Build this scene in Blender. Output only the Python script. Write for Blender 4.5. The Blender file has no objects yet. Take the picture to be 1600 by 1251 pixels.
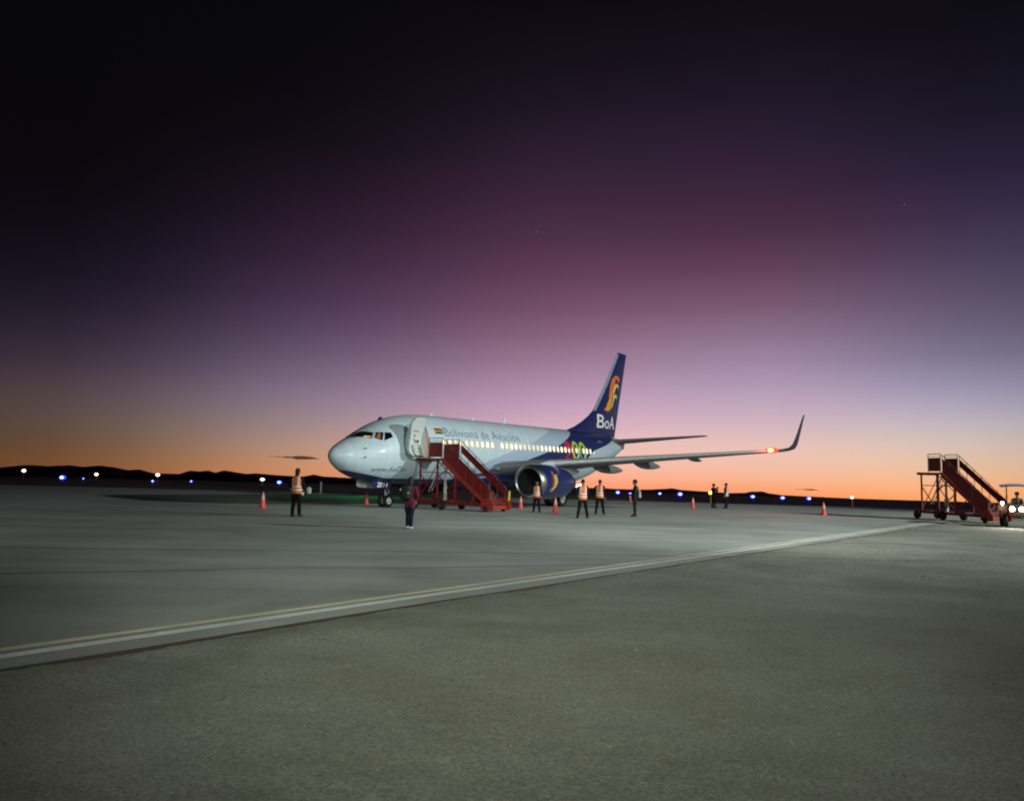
import bpy, bmesh, math, random
from mathutils import Vector, Matrix, noise
R = math.radians
random.seed(7)
scene = bpy.context.scene
col = scene.collection

# ------------------------------------------------------------------ camera
F_PX, PITCH, ROLL, EYE = 1232.45, .1023267, .0251919, 1.56423
cam = bpy.data.cameras.new('camera')
cam.sensor_width = 36.0
cam.lens = F_PX / 1600 * 36.0
cam.clip_start = .1
cam.clip_end = 60000
camera = bpy.data.objects.new('camera', cam)
col.objects.link(camera)
_fwd = Vector((0, math.cos(PITCH), math.sin(PITCH)))
_up = Vector((0, -math.sin(PITCH), math.cos(PITCH)))
_rt = Vector((1, 0, 0))
_r2 = _rt * math.cos(ROLL) + _up * math.sin(ROLL)
_u2 = -_rt * math.sin(ROLL) + _up * math.cos(ROLL)
_m = Matrix((_r2, _u2, -_fwd)).transposed().to_4x4()
_m.translation = (0, 0, EYE)
camera.matrix_world = _m
scene.camera = camera
scene.view_settings.view_transform = 'Standard'
scene.view_settings.look = 'None'
scene.view_settings.exposure = 0
scene.view_settings.gamma = 1
scene.view_settings.use_curve_mapping = False
scene.cycles.filter_width = 2.0
scene.cycles.max_bounces = 5


def srgb(r, g, b):
    def f(c):
        c /= 255
        return c / 12.92 if c <= .04045 else ((c + .055) / 1.055) ** 2.4
    return (f(r), f(g), f(b), 1)


# ------------------------------------------------------------------ dusk sky (world)
world = bpy.data.worlds.new('World')
scene.world = world
world.use_nodes = True
wt = world.node_tree
wt.nodes.clear()


def N(t, kind, **kw):
    n = t.nodes.new(kind)
    for k, v in kw.items():
        setattr(n, k, v)
    return n


SKY = {
    -125: [(-2, 26, 24, 26), (3, 24, 24, 34), (9, 18, 18, 28), (20, 11, 11, 18), (34, 8, 8, 13)],
    -62: [(-2, 52, 36, 26), (2, 46, 34, 30), (6, 34, 28, 34), (12, 18, 15, 24), (22, 9, 8, 13), (34, 7, 7, 11)],
    -31.1: [(-2, 122, 76, 42), (0.3, 116, 75, 45), (1.7, 99, 73, 55), (3.7, 86, 71, 68), (5.7, 72, 58, 66), (7.5, 55, 43, 57), (11.25, 30, 23, 36), (13.9, 19, 15, 26), (18.6, 10, 8, 13), (27.6, 8, 7, 10)],
    -15.7: [(-2, 212, 132, 82), (0.37, 203, 139, 99), (1.9, 180, 142, 122), (3.7, 154, 131, 133), (5.5, 134, 116, 134), (8.2, 104, 87, 110), (11.7, 74, 55, 80), (16.1, 48, 32, 52), (19.9, 32, 20, 34), (24, 16, 12, 20), (31.2, 8, 8, 12)],
    2.5: [(-2, 255, 140, 92), (-.4, 255, 152, 110), (0.6, 250, 172, 144), (2.5, 236, 188, 178), (4.3, 210, 171, 190), (6.2, 186, 150, 177), (9, 152, 118, 144), (12.6, 116, 79, 105), (17.2, 80, 50, 74), (22.6, 48, 32, 50), (27.9, 25, 18, 30), (32.8, 12, 10, 16)],
    18.0: [(-2, 255, 140, 80), (-.34, 254, 158, 104), (.3, 252, 174, 134), (1, 247, 188, 158), (2.7, 234, 194, 182), (4.5, 210, 180, 190), (7.15, 176, 152, 178), (9.8, 148, 122, 148), (13.7, 110, 77, 101), (18, 73, 46, 67), (22, 50, 34, 56), (27, 30, 22, 36), (31.8, 13, 11, 18)],
    31.6: [(-2, 252, 150, 76), (-.15, 249, 172, 110), (.7, 240, 180, 134), (1.6, 226, 187, 154), (3.2, 205, 187, 178), (4.8, 180, 172, 184), (6.75, 149, 141, 166), (9, 117, 109, 134), (11.5, 98, 86, 110), (14.6, 74, 62, 88), (17.65, 56, 43, 70), (22.5, 30, 26, 42), (29.1, 14, 12, 20)],
    70: [(-2, 90, 66, 46), (2, 84, 70, 62), (6, 62, 58, 68), (12, 38, 34, 50), (22, 16, 14, 24), (34, 9, 8, 13)],
    125: [(-2, 26, 24, 26), (3, 24, 24, 34), (9, 18, 18, 28), (20, 11, 11, 18), (34, 8, 8, 13)],
}


def interp(pts, x):
    """smooth (Catmull-Rom) interpolation of [(x, v...)]"""
    if x <= pts[0][0]:
        return list(pts[0][1:])
    if x >= pts[-1][0]:
        return list(pts[-1][1:])
    i = 0
    while x > pts[i + 1][0]:
        i += 1
    p1, p2 = pts[i], pts[i + 1]
    p0, p3 = pts[max(0, i - 1)], pts[min(len(pts) - 1, i + 2)]
    h = p2[0] - p1[0]
    u = (x - p1[0]) / h
    out = []
    for k in range(1, len(p1)):
        m1 = (p2[k] - p0[k]) / max(1e-6, p2[0] - p0[0]) * h
        m2 = (p3[k] - p1[k]) / max(1e-6, p3[0] - p1[0]) * h
        if (p2[k] - p1[k]) * m1 < 0:
            m1 = 0
        if (p2[k] - p1[k]) * m2 < 0:
            m2 = 0
        v = (2 * u ** 3 - 3 * u * u + 1) * p1[k] + (u ** 3 - 2 * u * u + u) * m1 + (-2 * u ** 3 + 3 * u * u) * p2[k] + (u ** 3 - u * u) * m2
        out.append(max(0, min(255, v)))
    return out


ELS = [-2, -.4, .5, 1.2, 2, 3, 4.2, 5.5, 7, 8.7, 10.5, 12.5, 15, 17.5, 20, 23, 26, 29, 33, 38]
_az0 = sorted(SKY)
_tab = {a: [interp(SKY[a], e) for e in ELS] for a in _az0}
SKY = {}
for a in [-125, -95, -75, -60, -50] + list(range(-42, 43, 4)) + [52, 62, 75, 95, 125]:
    SKY[a] = [(e, *interp([(q, *_tab[q][k]) for q in _az0], a)) for k, e in enumerate(ELS)]
tc = N(wt, 'ShaderNodeTexCoord')
sep = N(wt, 'ShaderNodeSeparateXYZ')
wt.links.new(tc.outputs['Generated'], sep.inputs[0])
asin = N(wt, 'ShaderNodeMath', operation='ARCSINE')
wt.links.new(sep.outputs['Z'], asin.inputs[0])
el = N(wt, 'ShaderNodeMapRange')
el.inputs['From Min'].default_value = R(-2)
el.inputs['From Max'].default_value = R(38)
wt.links.new(asin.outputs[0], el.inputs['Value'])
az = N(wt, 'ShaderNodeMath', operation='ARCTAN2')
wt.links.new(sep.outputs['X'], az.inputs[0])
wt.links.new(sep.outputs['Y'], az.inputs[1])
prev = None
keys = sorted(SKY)
for i, a in enumerate(keys):
    ramp = N(wt, 'ShaderNodeValToRGB')
    cr = ramp.color_ramp
    cr.interpolation = 'EASE' if False else 'LINEAR'
    pts = SKY[a]
    while len(cr.elements) < len(pts):
        cr.elements.new(.5)
    for e, (d, r_, g_, b_) in zip(cr.elements, pts):
        e.position = 0
    for k, (d, r_, g_, b_) in enumerate(pts):
        cr.elements[k].position = (d + 2) / 40
        cr.elements[k].color = srgb(r_, g_, b_)
    wt.links.new(el.outputs[0], ramp.inputs[0])
    if prev is None:
        prev = ramp.outputs[0]
    else:
        mr = N(wt, 'ShaderNodeMapRange', interpolation_type='LINEAR')
        mr.inputs['From Min'].default_value = R(keys[i - 1])
        mr.inputs['From Max'].default_value = R(a)
        wt.links.new(az.outputs[0], mr.inputs['Value'])
        mx = N(wt, 'ShaderNodeMix', data_type='RGBA')
        wt.links.new(mr.outputs[0], mx.inputs['Factor'])
        wt.links.new(prev, mx.inputs[6])
        wt.links.new(ramp.outputs[0], mx.inputs[7])
        prev = mx.outputs[2]
bg = N(wt, 'ShaderNodeBackground')
bg.inputs['Strength'].default_value = 1.0
wt.links.new(prev, bg.inputs['Color'])
wo = N(wt, 'ShaderNodeOutputWorld')
wt.links.new(bg.outputs[0], wo.inputs['Surface'])


# ------------------------------------------------------------------ apron floodlights and an added foreground fill (night: no sun)
def flood(name, loc, target, power, cone, blend, size, color):
    l = bpy.data.lights.new(name, 'SPOT')
    l.energy = power
    l.spot_size = R(cone)
    l.spot_blend = blend
    l.shadow_soft_size = size
    l.color = color
    o = bpy.data.objects.new(name, l)
    col.objects.link(o)
    o.location = loc
    o.rotation_euler = (Vector(target) - Vector(loc)).to_track_quat('-Z', 'Y').to_euler()
    return o


flood('floodlight_mast', (57.1, 16.7, 21), (7.8, 44.1, 0), 110000, 74.7, .57, .35, (.88, 1.0, .96))
flood('floodlight_terminal', (12.9, 3, 12.8), (.9, 51.1, 0), 26500, 50.2, .6, 1.2, (.90, 1.0, .95))
flood('foreground_fill_spot', (-.5, -8, 7.75), (.95, 19.9, 0), 13900, 47, 1.0, .25, (.93, 1.0, .87))  # unseen spot added to brighten the gravel foreground

# ------------------------------------------------------------------ materials
MATS = {}


def mat(name, base, rough=.6, metal=0.0, var=.15, scale=6.0, bump=0.0, bscale=40.0, emit=None, estr=0.0, spec=.5, coat=0.0):
    if name in MATS:
        return MATS[name]
    m = bpy.data.materials.new(name)
    m.use_nodes = True
    t = m.node_tree
    p = t.nodes['Principled BSDF']
    p.inputs['Roughness'].default_value = rough
    p.inputs['Metallic'].default_value = metal
    p.inputs['Specular IOR Level'].default_value = spec
    p.inputs['Coat Weight'].default_value = coat
    b = tuple(base) + ((1,) if len(base) == 3 else ())
    co = N(t, 'ShaderNodeTexCoord')
    nz = N(t, 'ShaderNodeTexNoise')
    nz.inputs['Scale'].default_value = scale
    nz.inputs['Detail'].default_value = 5
    t.links.new(co.outputs['Object'], nz.inputs['Vector'])
    r = N(t, 'ShaderNodeValToRGB')
    r.color_ramp.elements[0].position = .3
    r.color_ramp.elements[1].position = .7
    r.color_ramp.elements[0].color = tuple(c * (1 - var) for c in b[:3]) + (1,)
    r.color_ramp.elements[1].color = tuple(min(1, c * (1 + var)) for c in b[:3]) + (1,)
    t.links.new(nz.outputs['Fac'], r.inputs[0])
    t.links.new(r.outputs[0], p.inputs['Base Color'])
    if bump:
        n2 = N(t, 'ShaderNodeTexNoise')
        n2.inputs['Scale'].default_value = bscale
        n2.inputs['Detail'].default_value = 6
        t.links.new(co.outputs['Object'], n2.inputs['Vector'])
        bp = N(t, 'ShaderNodeBump')
        bp.inputs['Strength'].default_value = bump
        bp.inputs['Distance'].default_value = .02
        t.links.new(n2.outputs['Fac'], bp.inputs['Height'])
        t.links.new(bp.outputs[0], p.inputs['Normal'])
    if emit:
        p.inputs['Emission Color'].default_value = tuple(emit[:3]) + (1,)
        p.inputs['Emission Strength'].default_value = estr
    MATS[name] = m
    return m


# ------------------------------------------------------------------ mesh helpers
class MB:
    def __init__(s):
        s.b = bmesh.new()

    def box(s, c, size, rot=None, bevel=0.0):
        r = bmesh.ops.create_cube(s.b, size=1)
        vs = r['verts']
        M = Matrix.Translation(c) @ (rot.to_4x4() if rot is not None else Matrix()) @ Matrix.Diagonal((*size, 1))
        bmesh.ops.transform(s.b, matrix=M, verts=vs)
        if bevel:
            es = list({e for v in vs for e in v.link_edges})
            bmesh.ops.bevel(s.b, geom=es, offset=bevel, segments=2, affect='EDGES', profile=.5)
        return s

    def bar(s, p, q, w, h=None):
        """square bar from p to q"""
        p, q = Vector(p), Vector(q)
        d = q - p
        rot = d.to_track_quat('X', 'Z').to_matrix()
        return s.box((p + q) / 2, (d.length, w, h or w), rot)

    def tube(s, p, q, r, r2=None, n=8, caps=True):
        p, q = Vector(p), Vector(q)
        d = q - p
        r2 = r if r2 is None else r2
        M = Matrix.Translation((p + q) / 2) @ d.to_track_quat('Z', 'Y').to_matrix().to_4x4()
        bmesh.ops.create_cone(s.b, cap_ends=caps, segments=n, radius1=r, radius2=r2, depth=d.length, matrix=M)
        return s

    def path(s, pts, r, n=8):
        for a, b in zip(pts[:-1], pts[1:]):
            s.tube(a, b, r, n=n)
        return s

    def ball(s, c, rad, n=12):
        rad = rad if hasattr(rad, '__len__') else (rad,) * 3
        M = Matrix.Translation(c) @ Matrix.Diagonal((*rad, 1))
        bmesh.ops.create_uvsphere(s.b, u_segments=n, v_segments=max(6, n // 2), radius=1, matrix=M)
        return s

    def loft(s, rings, cap=True, closed=True):
        vr = [[s.b.verts.new(p) for p in ring] for ring in rings]
        n = len(vr[0])
        for a, b in zip(vr[:-1], vr[1:]):
            for i in range(n if closed else n - 1):
                j = (i + 1) % n
                try:
                    s.b.faces.new((a[i], a[j], b[j], b[i]))
                except ValueError:
                    pass
        if cap and closed:
            s.b.faces.new(vr[0][::-1])
            s.b.faces.new(vr[-1])
        return s

    def lathe(s, prof, axis='Z', c=(0, 0, 0), n=16, cap=True):
        rings = []
        for r, z in prof:
            ring = []
            for i in range(n):
                a = 2 * math.pi * i / n
                if axis == 'Z':
                    p = (c[0] + r * math.cos(a), c[1] + r * math.sin(a), c[2] + z)
                elif axis == 'X':
                    p = (c[0] + z, c[1] + r * math.cos(a), c[2] + r * math.sin(a))
                else:
                    p = (c[0] + r * math.cos(a), c[1] + z, c[2] + r * math.sin(a))
                ring.append(p)
            rings.append(ring)
        return s.loft(rings, cap)

    def prism(s, poly, axis, a, b):
        """poly in the two other axes, extruded from a to b along axis"""
        def mk(u, v, w):
            return {'X': (w, u, v), 'Y': (u, w, v), 'Z': (u, v, w)}[axis]
        return s.loft([[mk(u, v, a) for u, v in poly], [mk(u, v, b) for u, v in poly]])

    def build(s, name, material=None, parent=None, smooth=False, mats=None, kind=None, label=None):
        bmesh.ops.recalc_face_normals(s.b, faces=s.b.faces)
        me = bpy.data.meshes.new(name)
        s.b.to_mesh(me)
        s.b.free()
        return link(name, me, material, parent, smooth, mats, kind, label)


def link(name, me, material=None, parent=None, smooth=False, mats=None, kind=None, label=None):
    if material and not me.materials:
        me.materials.append(material)
    if mats:
        for x in mats:
            me.materials.append(x)
    if smooth:
        sm = smooth if isinstance(smooth, (int, float)) and smooth is not True else 40
        me.shade_smooth()
        try:
            me.set_sharp_from_angle(angle=R(sm))
        except Exception:
            pass
    o = bpy.data.objects.new(name, me)
    col.objects.link(o)
    if parent:
        o.parent = parent
    if kind:
        o['kind'] = kind
    if label:
        o['label'] = label
    return o


def thing(name, label, cat, loc=(0, 0, 0), rz=0.0, group=None):
    o = bpy.data.objects.new(name, None)
    o.empty_display_size = .2
    col.objects.link(o)
    o.location = loc
    o.rotation_euler = (0, 0, rz)
    return tag(o, label, cat, group)


def tag(o, label, cat, group=None):
    o['label'] = label
    o['category'] = cat
    if group:
        o['group'] = group
    return o


def copy_tree(o, parent=None):
    c = o.copy()
    col.objects.link(c)
    if parent:
        c.parent = parent
    for ch in list(o.children):
        copy_tree(ch, c)
    return c


# ------------------------------------------------------------------ ground
EDGE0 = Vector((.07, 11.7))                 # a point on the pavement edge
ED = Vector((.607, .795)).normalized()      # along the edge
EP = Vector((ED.y, -ED.x))                  # away from the apron, to the right


def ep(s, t):
    v = EDGE0 + ED * s + EP * t
    return v.x, v.y


def ground_mat(name, c1, c2, speck, big, fine, bump, rough=.9, streak=False, dist=.02, dark=(.35, .3)):
    m = bpy.data.materials.new(name)
    m.use_nodes = True
    t = m.node_tree
    p = t.nodes['Principled BSDF']
    p.inputs['Roughness'].default_value = rough
    p.inputs['Specular IOR Level'].default_value = .25
    co = N(t, 'ShaderNodeTexCoord')
    n1 = N(t, 'ShaderNodeTexNoise')
    n1.inputs['Scale'].default_value = big
    n1.inputs['Detail'].default_value = 7
    n1.inputs['Roughness'].default_value = .6
    if streak:
        mp = N(t, 'ShaderNodeMapping')
        mp.inputs['Rotation'].default_value = (0, 0, R(8))
        mp.inputs['Scale'].default_value = (.22, 1.6, 1)
        t.links.new(co.outputs['Object'], mp.inputs['Vector'])
        t.links.new(mp.outputs[0], n1.inputs['Vector'])
    else:
        t.links.new(co.outputs['Object'], n1.inputs['Vector'])
    r1 = N(t, 'ShaderNodeValToRGB')
    r1.color_ramp.elements[0].position = .32
    r1.color_ramp.elements[1].position = .68
    r1.color_ramp.elements[0].color = (*c1, 1)
    r1.color_ramp.elements[1].color = (*c2, 1)
    t.links.new(n1.outputs['Fac'], r1.inputs[0])
    n2 = N(t, 'ShaderNodeTexNoise')
    n2.inputs['Scale'].default_value = fine
    n2.inputs['Detail'].default_value = 8
    n2.inputs['Roughness'].default_value = .75
    t.links.new(co.outputs['Object'], n2.inputs['Vector'])
    r2 = N(t, 'ShaderNodeValToRGB')
    r2.color_ramp.elements[0].position = .3
    r2.color_ramp.elements[1].position = .7
    lo, hi = 1 - speck, 1 + speck
    r2.color_ramp.elements[0].color = (lo, lo, lo, 1)
    r2.color_ramp.elements[1].color = (hi, hi, hi, 1)
    t.links.new(n2.outputs['Fac'], r2.inputs[0])
    mx = N(t, 'ShaderNodeMix', data_type='RGBA', blend_type='MULTIPLY')
    mx.inputs['Factor'].default_value = 1
    t.links.new(r1.outputs[0], mx.inputs[6])
    t.links.new(r2.outputs[0], mx.inputs[7])
    t.links.new(mx.outputs[2], p.inputs['Base Color'])
    n3 = N(t, 'ShaderNodeTexNoise')
    n3.inputs['Scale'].default_value = big * .55
    n3.inputs['Detail'].default_value = 3
    n3.inputs['Distortion'].default_value = 1.2
    t.links.new(co.outputs['Object'], n3.inputs['Vector'])
    r3 = N(t, 'ShaderNodeValToRGB')
    r3.color_ramp.elements[0].position = .34
    r3.color_ramp.elements[1].position = .58
    r3.color_ramp.elements[0].color = (.80, .80, .79, 1)
    r3.color_ramp.elements[1].color = (1, 1, 1, 1)
    t.links.new(n3.outputs['Fac'], r3.inputs[0])
    mx3 = N(t, 'ShaderNodeMix', data_type='RGBA', blend_type='MULTIPLY')
    mx3.inputs['Factor'].default_value = 1
    t.links.new(mx.outputs[2], mx3.inputs[6])
    t.links.new(r3.outputs[0], mx3.inputs[7])
    t.links.new(mx3.outputs[2], p.inputs['Base Color'])
    bp = N(t, 'ShaderNodeBump')
    bp.inputs['Strength'].default_value = bump
    bp.inputs['Distance'].default_value = dist
    t.links.new(n2.outputs['Fac'], bp.inputs['Height'])
    t.links.new(bp.outputs[0], p.inputs['Normal'])
    return m


M_DIRT = ground_mat('dark_dirt', (.055, .045, .035), (.11, .092, .075), .25, .03, 1.5, .3)
M_APRON = ground_mat('dusty_apron', (.335, .352, .325), (.435, .455, .427), .10, .42, 14, .15, streak=True, dist=.004, rough=.75)
M_GRAVEL = ground_mat('grey_gravel', (.25, .252, .20), (.34, .342, .292), .52, .5, 36, .9, dist=.02)

# base terrain, falling away beyond the airfield
b = bmesh.new()
radii = [0, 30, 60, 90, 120, 150, 170, 190, 220, 270, 350, 500, 750, 1100, 1600, 2400, 3500, 5200, 8000, 12000]
na = 120
prevr = None
for r_ in radii:
    ring = []
    for k in range(na if r_ else 1):
        a = 2 * math.pi * k / na
        x, y = r_ * math.sin(a), r_ * math.cos(a)
        azd = (math.degrees(a) + 180) % 360 - 180
        side = min(1, max(0, (azd + 30) / 55))
        z = -.16
        if r_ > 165:
            z -= (r_ - 165) * (.0075 + .0035 * side)
            z += noise.noise((x * .004, y * .004, 0)) * min(2.0, r_ * .001)
        ring.append(b.verts.new((x, y, z)))
    if prevr:
        for k in range(na):
            k2 = (k + 1) % na
            if len(prevr) == 1:
                b.faces.new((prevr[0], ring[k2], ring[k]))
            else:
                b.faces.new((prevr[k], prevr[k2], ring[k2], ring[k]))
    prevr = ring
me = bpy.data.meshes.new('terrain')
b.to_mesh(me)
b.free()
link('terrain', me, M_DIRT, kind='structure', smooth=True)

# apron slab
A1, A2 = ep(-45, 0), ep(46, 0)
FAR = 74.0
pts = [A1]
for k in range(1, 46):
    s_ = -45 + 91 * k / 46
    pts.append(ep(s_, noise.noise((s_ * 1.7, 3, 0)) * .05 + noise.noise((s_ * .4, 7, 0)) * .06))
pts += [A2, (70, 52), (78, 58)]
for k in range(0, 41):
    x = 78 - 188 * k / 40
    pts.append((x, FAR + 5 * (k / 40) + noise.noise((x * .07, 1, 0)) * 1.6))
pts += [(-110, -20), (-45, -26)]
mb = MB()
n_ = len(pts)
top = [mb.b.verts.new((x, y, 0)) for x, y in pts]
bot = [mb.b.verts.new((x, y, -.3)) for x, y in pts]
mb.b.faces.new(top)
for i in range(n_):
    j = (i + 1) % n_
    mb.b.faces.new((top[i], bot[i], bot[j], top[j])).material_index = 1
bmesh.ops.triangulate(mb.b, faces=[f for f in mb.b.faces if len(f.verts) > 4])
mb.build('apron', None, kind='structure', mats=[M_APRON, M_DIRT])

# gravel verge beside the pavement, displaced
b = bmesh.new()
ss, s_ = [], -14.0
while s_ < 62:
    ss.append(s_)
    dcam = math.hypot(*(Vector(ep(s_, 6))))
    s_ += max(.045, min(1.2, .0085 * dcam + .002 * dcam ** 1.5 * .3))
tt, t_ = [], .0
while t_ < 46:
    tt.append(t_)
    t_ += max(.05, min(1.5, .02 + .012 * t_ + (.03 if t_ > 9 else 0)))


def gravel_z(x, y, t):
    z = -.022 + noise.noise((x * .35, y * .35, 0)) * .018
    z += noise.noise((x * 2.1, y * 2.1, 5)) * .010 + noise.noise((x * 7, y * 7, 9)) * .007
    d = math.hypot(x, y)
    if d < 14:
        z += noise.noise((x * 19, y * 19, 2)) * .005
    z -= (.014 + .02 * noise.noise((x * 1.3, y * 1.3, 8))) * math.exp(-((t - .12) / .10) ** 2)
    z += .05 * max(0, noise.noise((x * 1.9, y * 1.9, 11)) - .25) * math.exp(-((t - .3) / .22) ** 2)
    z += .022 * math.exp(-((t - .5) / .30) ** 2) * (.5 + noise.noise((x * .8, y * .8, 4)))
    return min(z, -.008)


grid = []
for s_ in ss:
    row = []
    for t_ in tt:
        x, y = ep(s_, t_ - .08)
        row.append(b.verts.new((x, y, gravel_z(x, y, t_))))
    grid.append(row)
for i in range(len(ss) - 1):
    for j in range(len(tt) - 1):
        b.faces.new((grid[i][j], grid[i][j + 1], grid[i + 1][j + 1], grid[i + 1][j]))
me = bpy.data.meshes.new('gravel_verge')
b.to_mesh(me)
b.free()
link('gravel_verge', me, M_GRAVEL, kind='structure', smooth=True)

# loose stones on the verge (one mass)
verts, faces = [], []
rnd = random.Random(3)
ico = [(0, 0, 1), (.9, 0, .25), (.28, .86, .2), (-.72, .53, .3), (-.72, -.53, .2), (.28, -.86, .3), (0, 0, -.6)]
icf = [(0, 1, 2), (0, 2, 3), (0, 3, 4), (0, 4, 5), (0, 5, 1), (6, 2, 1), (6, 3, 2), (6, 4, 3), (6, 5, 4), (6, 1, 5)]
cnt = 0
while cnt < 17000:
    d = 3.2 + 24 * rnd.random() ** 1.7
    a = R(rnd.uniform(-46, 42))
    x, y = d * math.sin(a), d * math.cos(a)
    v = Vector((x, y)) - EDGE0
    t_ = v.dot(EP)
    if t_ < .12:
        continue
    cnt += 1
    sz = rnd.choice((.003, .004, .0045, .0055, .008)) * rnd.uniform(.7, 1.3) * (1 + d * .03)
    if rnd.random() < .006:
        sz *= 2.6
    z = gravel_z(x, y, t_ + .08)
    c_, s_ = math.cos(rnd.random() * 6.3), math.sin(rnd.random() * 6.3)
    k0 = len(verts)
    sx, sy, sz2 = sz * rnd.uniform(.8, 1.5), sz * rnd.uniform(.7, 1.2), sz * rnd.uniform(.5, .9)
    for p in ico:
        px, py = p[0] * sx, p[1] * sy
        verts.append((x + px * c_ - py * s_, y + px * s_ + py * c_, z + p[2] * sz2))
    faces += [tuple(k0 + q for q in f) for f in icf]
me = bpy.data.meshes.new('gravel')
me.from_pydata(verts, [], faces)
M_STONE = ground_mat('loose_stone', (.06, .06, .05), (.30, .30, .25), .3, 9, 60, .2)
link('gravel', me, M_STONE, kind='stuff')


def strip(name, pts, w, z, material, wob=0.0):
    b = bmesh.new()
    rows = []
    for i, p in enumerate(pts):
        p = Vector(p)
        d = (Vector(pts[min(i + 1, len(pts) - 1)]) - Vector(pts[max(i - 1, 0)])).normalized()
        nrm = Vector((-d.y, d.x))
        k = wob * noise.noise((p.x * .9, p.y * .9, 2))
        rows.append((b.verts.new((*(p + nrm * (w / 2 + k)), z)), b.verts.new((*(p - nrm * (w / 2 - k)), z))))
    for q, r_ in zip(rows[:-1], rows[1:]):
        b.faces.new((q[0], q[1], r_[1], r_[0]))
    me = bpy.data.meshes.new(name)
    b.to_mesh(me)
    b.free()
    return link(name, me, material, kind='structure')


def worn_paint(name, c, under, wear):
    m = ground_mat(name, c, tuple(q * 1.12 for q in c), .12, .8, 12, .1, dist=.003, rough=.7)
    t = m.node_tree
    p = t.nodes['Principled BSDF']
    src = p.inputs['Base Color'].links[0].from_socket
    co = N(t, 'ShaderNodeTexCoord')
    nz = N(t, 'ShaderNodeTexNoise')
    nz.inputs['Scale'].default_value = 2.2
    nz.inputs['Detail'].default_value = 9
    nz.inputs['Roughness'].default_value = .7
    t.links.new(co.outputs['Object'], nz.inputs['Vector'])
    r = N(t, 'ShaderNodeValToRGB')
    r.color_ramp.elements[0].position = wear - .12
    r.color_ramp.elements[1].position = wear + .12
    t.links.new(nz.outputs['Fac'], r.inputs[0])
    mx = N(t, 'ShaderNodeMix', data_type='RGBA')
    t.links.new(r.outputs[0], mx.inputs['Factor'])
    mx.inputs[6].default_value = (*under, 1)
    t.links.new(src, mx.inputs[7])
    t.links.new(mx.outputs[2], p.inputs['Base Color'])
    return m


M_WLINE = worn_paint('worn_white_paint', (.74, .77, .73), (.42, .43, .40), .30)
M_YLINE = worn_paint('worn_yellow_paint', (.74, .68, .50), (.42, .41, .36), .30)
M_YFAINT = worn_paint('faint_yellow_paint', (.50, .46, .30), (.34, .34, .31), .50)
strip('apron_edge_line', [ep(-40 + k * 1.0, -.43) for k in range(82)], .17, .005, M_WLINE, .015)
strip('apron_edge_line', [ep(-40 + k * 1.0, -.71) for k in range(82)], .15, .005, M_YLINE, .015)
arc = []
for k in range(60):
    u = k / 59
    arc.append((-30 + 47 * u + 2.5 * math.sin(u * 3), 30.5 + 3.5 * u + 9 * max(0, u - .8) ** 2 * 20))
strip('taxi_guide_line', arc, .16, .005, M_YFAINT, .02)
M_TAR = ground_mat('tar_seam', (.16, .16, .145), (.24, .24, .22), .15, 1, 8, .1)
for (p, q, w) in [((-34, 20.6), (30, 25.5), .10), ((-26, 14.2), (12, 19.0), .07), ((-40, 28.5), (34, 33.6), .12), ((-12, 10.6), (2, 15.6), .05)]:
    pp = []
    for k in range(70):
        u = k / 69
        x, y = p[0] + (q[0] - p[0]) * u, p[1] + (q[1] - p[1]) * u
        pp.append((x, y + noise.noise((x * .2, y, 1)) * .35))
    strip('tar_seam', pp, w, .004, M_TAR, .03)

# ------------------------------------------------------------------ distant hills (azimuth deg, silhouette elevation deg)
HILL = [(-60, .1), (-50, .25), (-42, .05), (-34.04, -.041), (-32.76, .075), (-31.78, .223), (-31.11, .284), (-30.25, .232), (-29.66, .29), (-29.03, .33), (-28.32, .252), (-27.42, .361), (-26.68, .302), (-25.74, .123), (-25.06, .185), (-24.2, -.043), (-22.65, -.043), (-21.99, .189), (-21.39, .163), (-20.83, .222), (-20.37, .105), (-19.85, .271), (-18.94, .144), (-18.4, .071), (-17.77, .132), (-16.93, .067), (-15.64, .012), (-14.57, -.004), (-13.92, .147), (-13.26, .03), (-11.71, -.021), (-9.03, -.088), (-4.46, -.203), (.15, -.271), (4.31, -.304), (5.68, -.315), (6.6, -.291), (7.51, -.336), (8.42, -.335), (9.77, -.322), (10.89, -.248), (11.55, -.185), (12.22, -.28), (13.1, -.323), (14.19, -.361), (15.49, -.414), (16.55, -.362), (16.98, -.262), (17.69, -.242), (18.03, -.342), (18.86, -.449), (20.5, -.487), (22.1, -.524), (24.06, -.547), (25.95, -.549), (27.79, -.55), (30.26, -.546), (32.94, -.53), (34.85, -.537), (45, -.4), (60, -.3)]
b = bmesh.new()
rows = []
for i, (a, e) in enumerate(HILL[:-1]):
    a2, e2 = HILL[i + 1]
    nsub = max(1, int((a2 - a) / .2))
    for k in range(nsub):
        u = k / nsub
        aa, ee = a + (a2 - a) * u, e + (e2 - e) * u
        D = 4200
        h = EYE + D * math.tan(R(ee)) + noise.noise((aa * 3, 0, 0)) * 1.2
        sa, ca = math.sin(R(aa)), math.cos(R(aa))
        base = -70
        row = []
        for (f, hh) in ((.86, 0), (.91, .35), (.96, .8), (1, 1), (1.05, .75), (1.12, 0)):
            d_ = D * f
            z = base + (h - base) * hh
            if 0 < hh < 1:
                z += noise.noise((aa * 2, f * 9, 3)) * 5
                z = min(z, EYE + (h - EYE) * f - .5)
            row.append(b.verts.new((d_ * sa, d_ * ca, z)))
        rows.append(row)
for p, q in zip(rows[:-1], rows[1:]):
    for k in range(len(p) - 1):
        b.faces.new((p[k], q[k], q[k + 1], p[k + 1]))
me = bpy.data.meshes.new('hills')
b.to_mesh(me)
b.free()
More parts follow.
